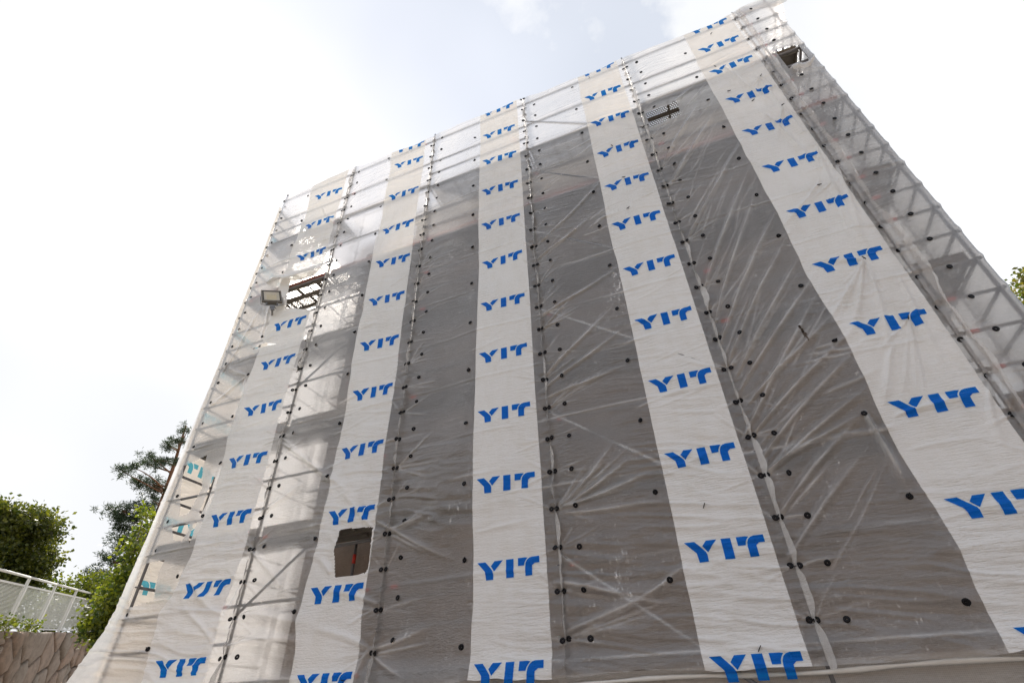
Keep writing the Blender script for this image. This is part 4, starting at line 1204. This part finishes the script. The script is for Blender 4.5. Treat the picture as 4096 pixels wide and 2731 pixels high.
# clump bearings taken on the left of the trunk, mirrored loosely to the right
CL = [(430, 990, .5), (405, 1008, .55), (385, 1025, .75), (352, 1055, 1.0), (338, 1065, .7), (280, 1082, .6), (305, 1072, .4), (375, 1060, .5), (320, 1105, .9), (345, 1112, .8), (365, 1118, 1.0), (352, 1150, .7),
      (262, 1175, .9), (285, 1172, .8), (310, 1165, .9), (335, 1165, .8), (300, 1195, .8), (280, 1205, .7), (290, 1215, .6), (275, 1250, 1.0), (295, 1240, 1.1), (320, 1245, .9), (250, 1285, .8), (275, 1290, 1.0), (235, 1320, .7), (305, 1290, .8), (265, 1325, .6),
      (415, 1060, .5), (395, 1130, .6), (380, 1190, .7), (360, 1220, .7), (450, 1010, .5)]
q = MB(); NC = []
for (u, v_, s) in CL:
    c = at(u, v_, PD + rs.uniform(-1.2, 1.2)) - pb
    tt = max(.12, min(.97, (c.z - .15) / tp[-1].z)); base = tpos(max(.1, tt - rs.uniform(.0, .05)))
    pts = limb(q, base, c, 0.05, 0.015, .12, 5, rs)
    for j in range(int(20 * s)):
        o = Vector((rs.gauss(0, .34), rs.gauss(0, .34), rs.gauss(0, .20))) * s
        e = c + o
        if rs.random() < .35: limb(q, c, e, .012, .005, .1, 4, rs)
        NC.append(e)
tag(obj('branch', q.mesh('branch', True), M['pinebark'], pine), kind='stuff')
vs, fs = leaves([tuple(p) for p in NC], None, 0.030, 42, 6.0, 5, -0.25, 0.07)
tag(obj('needle_clump', mesh_np('needle_clump', vs, fs), M['needle'], pine), kind='stuff')

def crown_tree(name, base, top, label, cat, blobs, leafm, lsize, nleaf, seed, droop=0.2, trunk_r=.14, bark='bark', elong=1.5, group=None):
    """blobs: list of (centre Vector, radius xyz) in world space"""
    rs = np.random.RandomState(seed); r2 = random.Random(seed)
    root = empty(name, base); tag(root, label, cat, group)
    q = MB(); base = Vector(base)
    th = Vector(top) - base
    pts = [th * (k / 7) + Vector((.06 * math.sin(k * 1.3), .06 * math.cos(k), 0)) for k in range(8)]
    q.path(pts, [trunk_r * (1 - .8 * k / 7) for k in range(8)], 8)
    obj('trunk', q.mesh('trunk', True), M[bark], root)
    q = MB(); pos = []
    tot = sum(r[0] * r[1] * r[2] for _, r in blobs)
    for c, r in blobs:
        c = Vector(c) - base
        t = max(.15, min(.9, c.z / max(th.z, .1) - .15)); limb(q, th * t, c, trunk_r * .35, trunk_r * .08, .2, 5, r2)
        n = int(nleaf * r[0] * r[1] * r[2] / tot)
        ns = max(6, int(n / 26))
        d = rs.normal(0, 1, (ns, 3)); d /= np.linalg.norm(d, axis=1)[:, None]
        rad = rs.uniform(.25, 1.0, ns) ** .45
        sub = np.array(c)[None] + d * rad[:, None] * np.array(r)[None]
        for p in sub[:10]: limb(q, c, Vector(p), trunk_r * .08, .006, .15, 4, r2)
        sp = lsize * 1.9
        cc = np.repeat(sub, 26, 0) + rs.normal(0, 1, (ns * 26, 3)) * np.array([sp, sp, sp * .8])
        pos.append(cc)
    tag(obj('branch', q.mesh('branch', True), M[bark], root), kind='stuff')
    pos = np.concatenate(pos)
    v, f = leaves(pos, None, lsize, 1, elong, seed + 1, droop, 0)
    tag(obj('crown', mesh_np('crown', v, f), M[leafm], root), kind='stuff')
    return root

# climber-clad tree at the far left
D1 = 25.0
bl = []
rs = random.Random(4)
for (u, v_, r) in [(0, 1195, 1.2), (35, 1200, 1.1), (75, 1205, 1.1), (104, 1213, .8), (120, 1222, .5), (5, 1245, 1.4), (50, 1250, 1.3), (88, 1255, .8), (110, 1275, .6), (124, 1272, .45), (20, 1300, 1.4), (62, 1305, 1.1), (90, 1297, .7), (-60, 1210, 1.8), (-120, 1270, 2.4), (-60, 1300, 2.0), (35, 1340, 1.1), (70, 1338, .8), (90, 1325, .4), (-10, 1345, 1.4)]:
    bl.append((at(u, v_, D1 + rs.uniform(-1, 1.5)), (r * .66, r * .66, r * .50)))
g = at(-20, 1440, D1)
crown_tree('leafy_tree', (g.x, g.y, 3.7), at(-20, 1190, D1), 'dense rounded tree hung with climber at the left edge', 'tree', bl, 'ivyleaf', 0.085, 52000, 31, .55, .22)
# small shrubs seen over the railing
bl = [(at(u, v_, 24 + rs.uniform(-1, 1)), (.5, .5, .4)) for u, v_ in [(205, 1345), (180, 1350), (150, 1375), (165, 1345), (225, 1335), (190, 1380), (120, 1390), (215, 1392), (240, 1345), (255, 1350), (90, 1400), (60, 1395), (20, 1400), (130, 1420), (170, 1415), (205, 1420), (50, 1425), (100, 1430)]]
g = at(190, 1445, 24)
crown_tree('small_shrub', (g.x, g.y, 4.2), at(190, 1360, 24), 'thin yellowish shrub behind the white railing', 'shrub', bl, 'shrubleaf', 0.075, 7000, 41, .1, .05)
# shrub between wall end and scaffold, hanging over the stones
bl = []
for (u, v_, r) in [(318, 1240, .35), (330, 1215, .3), (310, 1265, .45), (292, 1300, .4), (302, 1290, .4), (275, 1345, .5), (290, 1340, .5), (250, 1362, .4), (228, 1378, .28), (262, 1385, .6), (278, 1380, .6), (245, 1420, .5), (268, 1420, .6), (222, 1440, .25), (248, 1455, .5), (270, 1455, .5), (228, 1470, .22), (245, 1485, .3), (332, 1180, .2), (300, 1320, .45), (210, 1425, .18), (205, 1452, .18), (320, 1300, .4), (310, 1350, .7), (300, 1400, .7)]:
    r *= .62; bl.append((at(u, v_, 17.2 + rs.uniform(-.5, .8)), (r * .8, r * .8, r * .7)))
g = at(280, 1480, 17.6)
crown_tree('leafy_shrub', (g.x, g.y, 2.9), at(300, 1280, 17.6), 'bright green leafy shrub overhanging the stone wall beside the scaffold', 'shrub', bl, 'shrubleaf', 0.07, 6500, 51, .2, .07)
# tuft of weeds at the foot of the railing
bl = [(P0 + wd * 5.3 + wnrm * .05 + Vector((0, 0, walltop(5.3) + .10)), (.22, .12, .09)), (P0 + wd * 3.6 + wnrm * .1 + Vector((0, 0, walltop(3.6) + .1)), (.14, .14, .16))]
g = P0 + wd * 4.6
crown_tree('weed_tuft', (g.x, g.y, walltop(4.6) - .05), (g.x, g.y, walltop(4.6) + .3), 'yellow green weeds growing along the foot of the railing', 'plant', bl, 'shrubleaf', 0.05, 260, 61, 0, .01)
# tree at the right edge, only the tips of its branches reach into the picture
bl = []
for (u, v_, r) in [(2366, 655, .22), (2368, 690, .26), (2385, 640, .35), (2400, 690, .6), (2420, 760, .9), (2460, 640, 1.0), (2500, 800, 1.3), (2560, 700, 1.5), (2420, 850, .8), (2352, 705, .18), (2350, 636, .14)]:
    bl.append((at(u, v_, 15.5 + rs.uniform(-.3, .5)), (r * .8, r * .8, r * .7)))
g = at(2560, 1000, 15.5)
crown_tree('maple_tree', (g.x, g.y, 0), at(2540, 760, 15.5), 'leafy branch tips with reddish edges at the right margin', 'tree', bl, 'rightleaf', 0.07, 9000, 71, .1, .16)
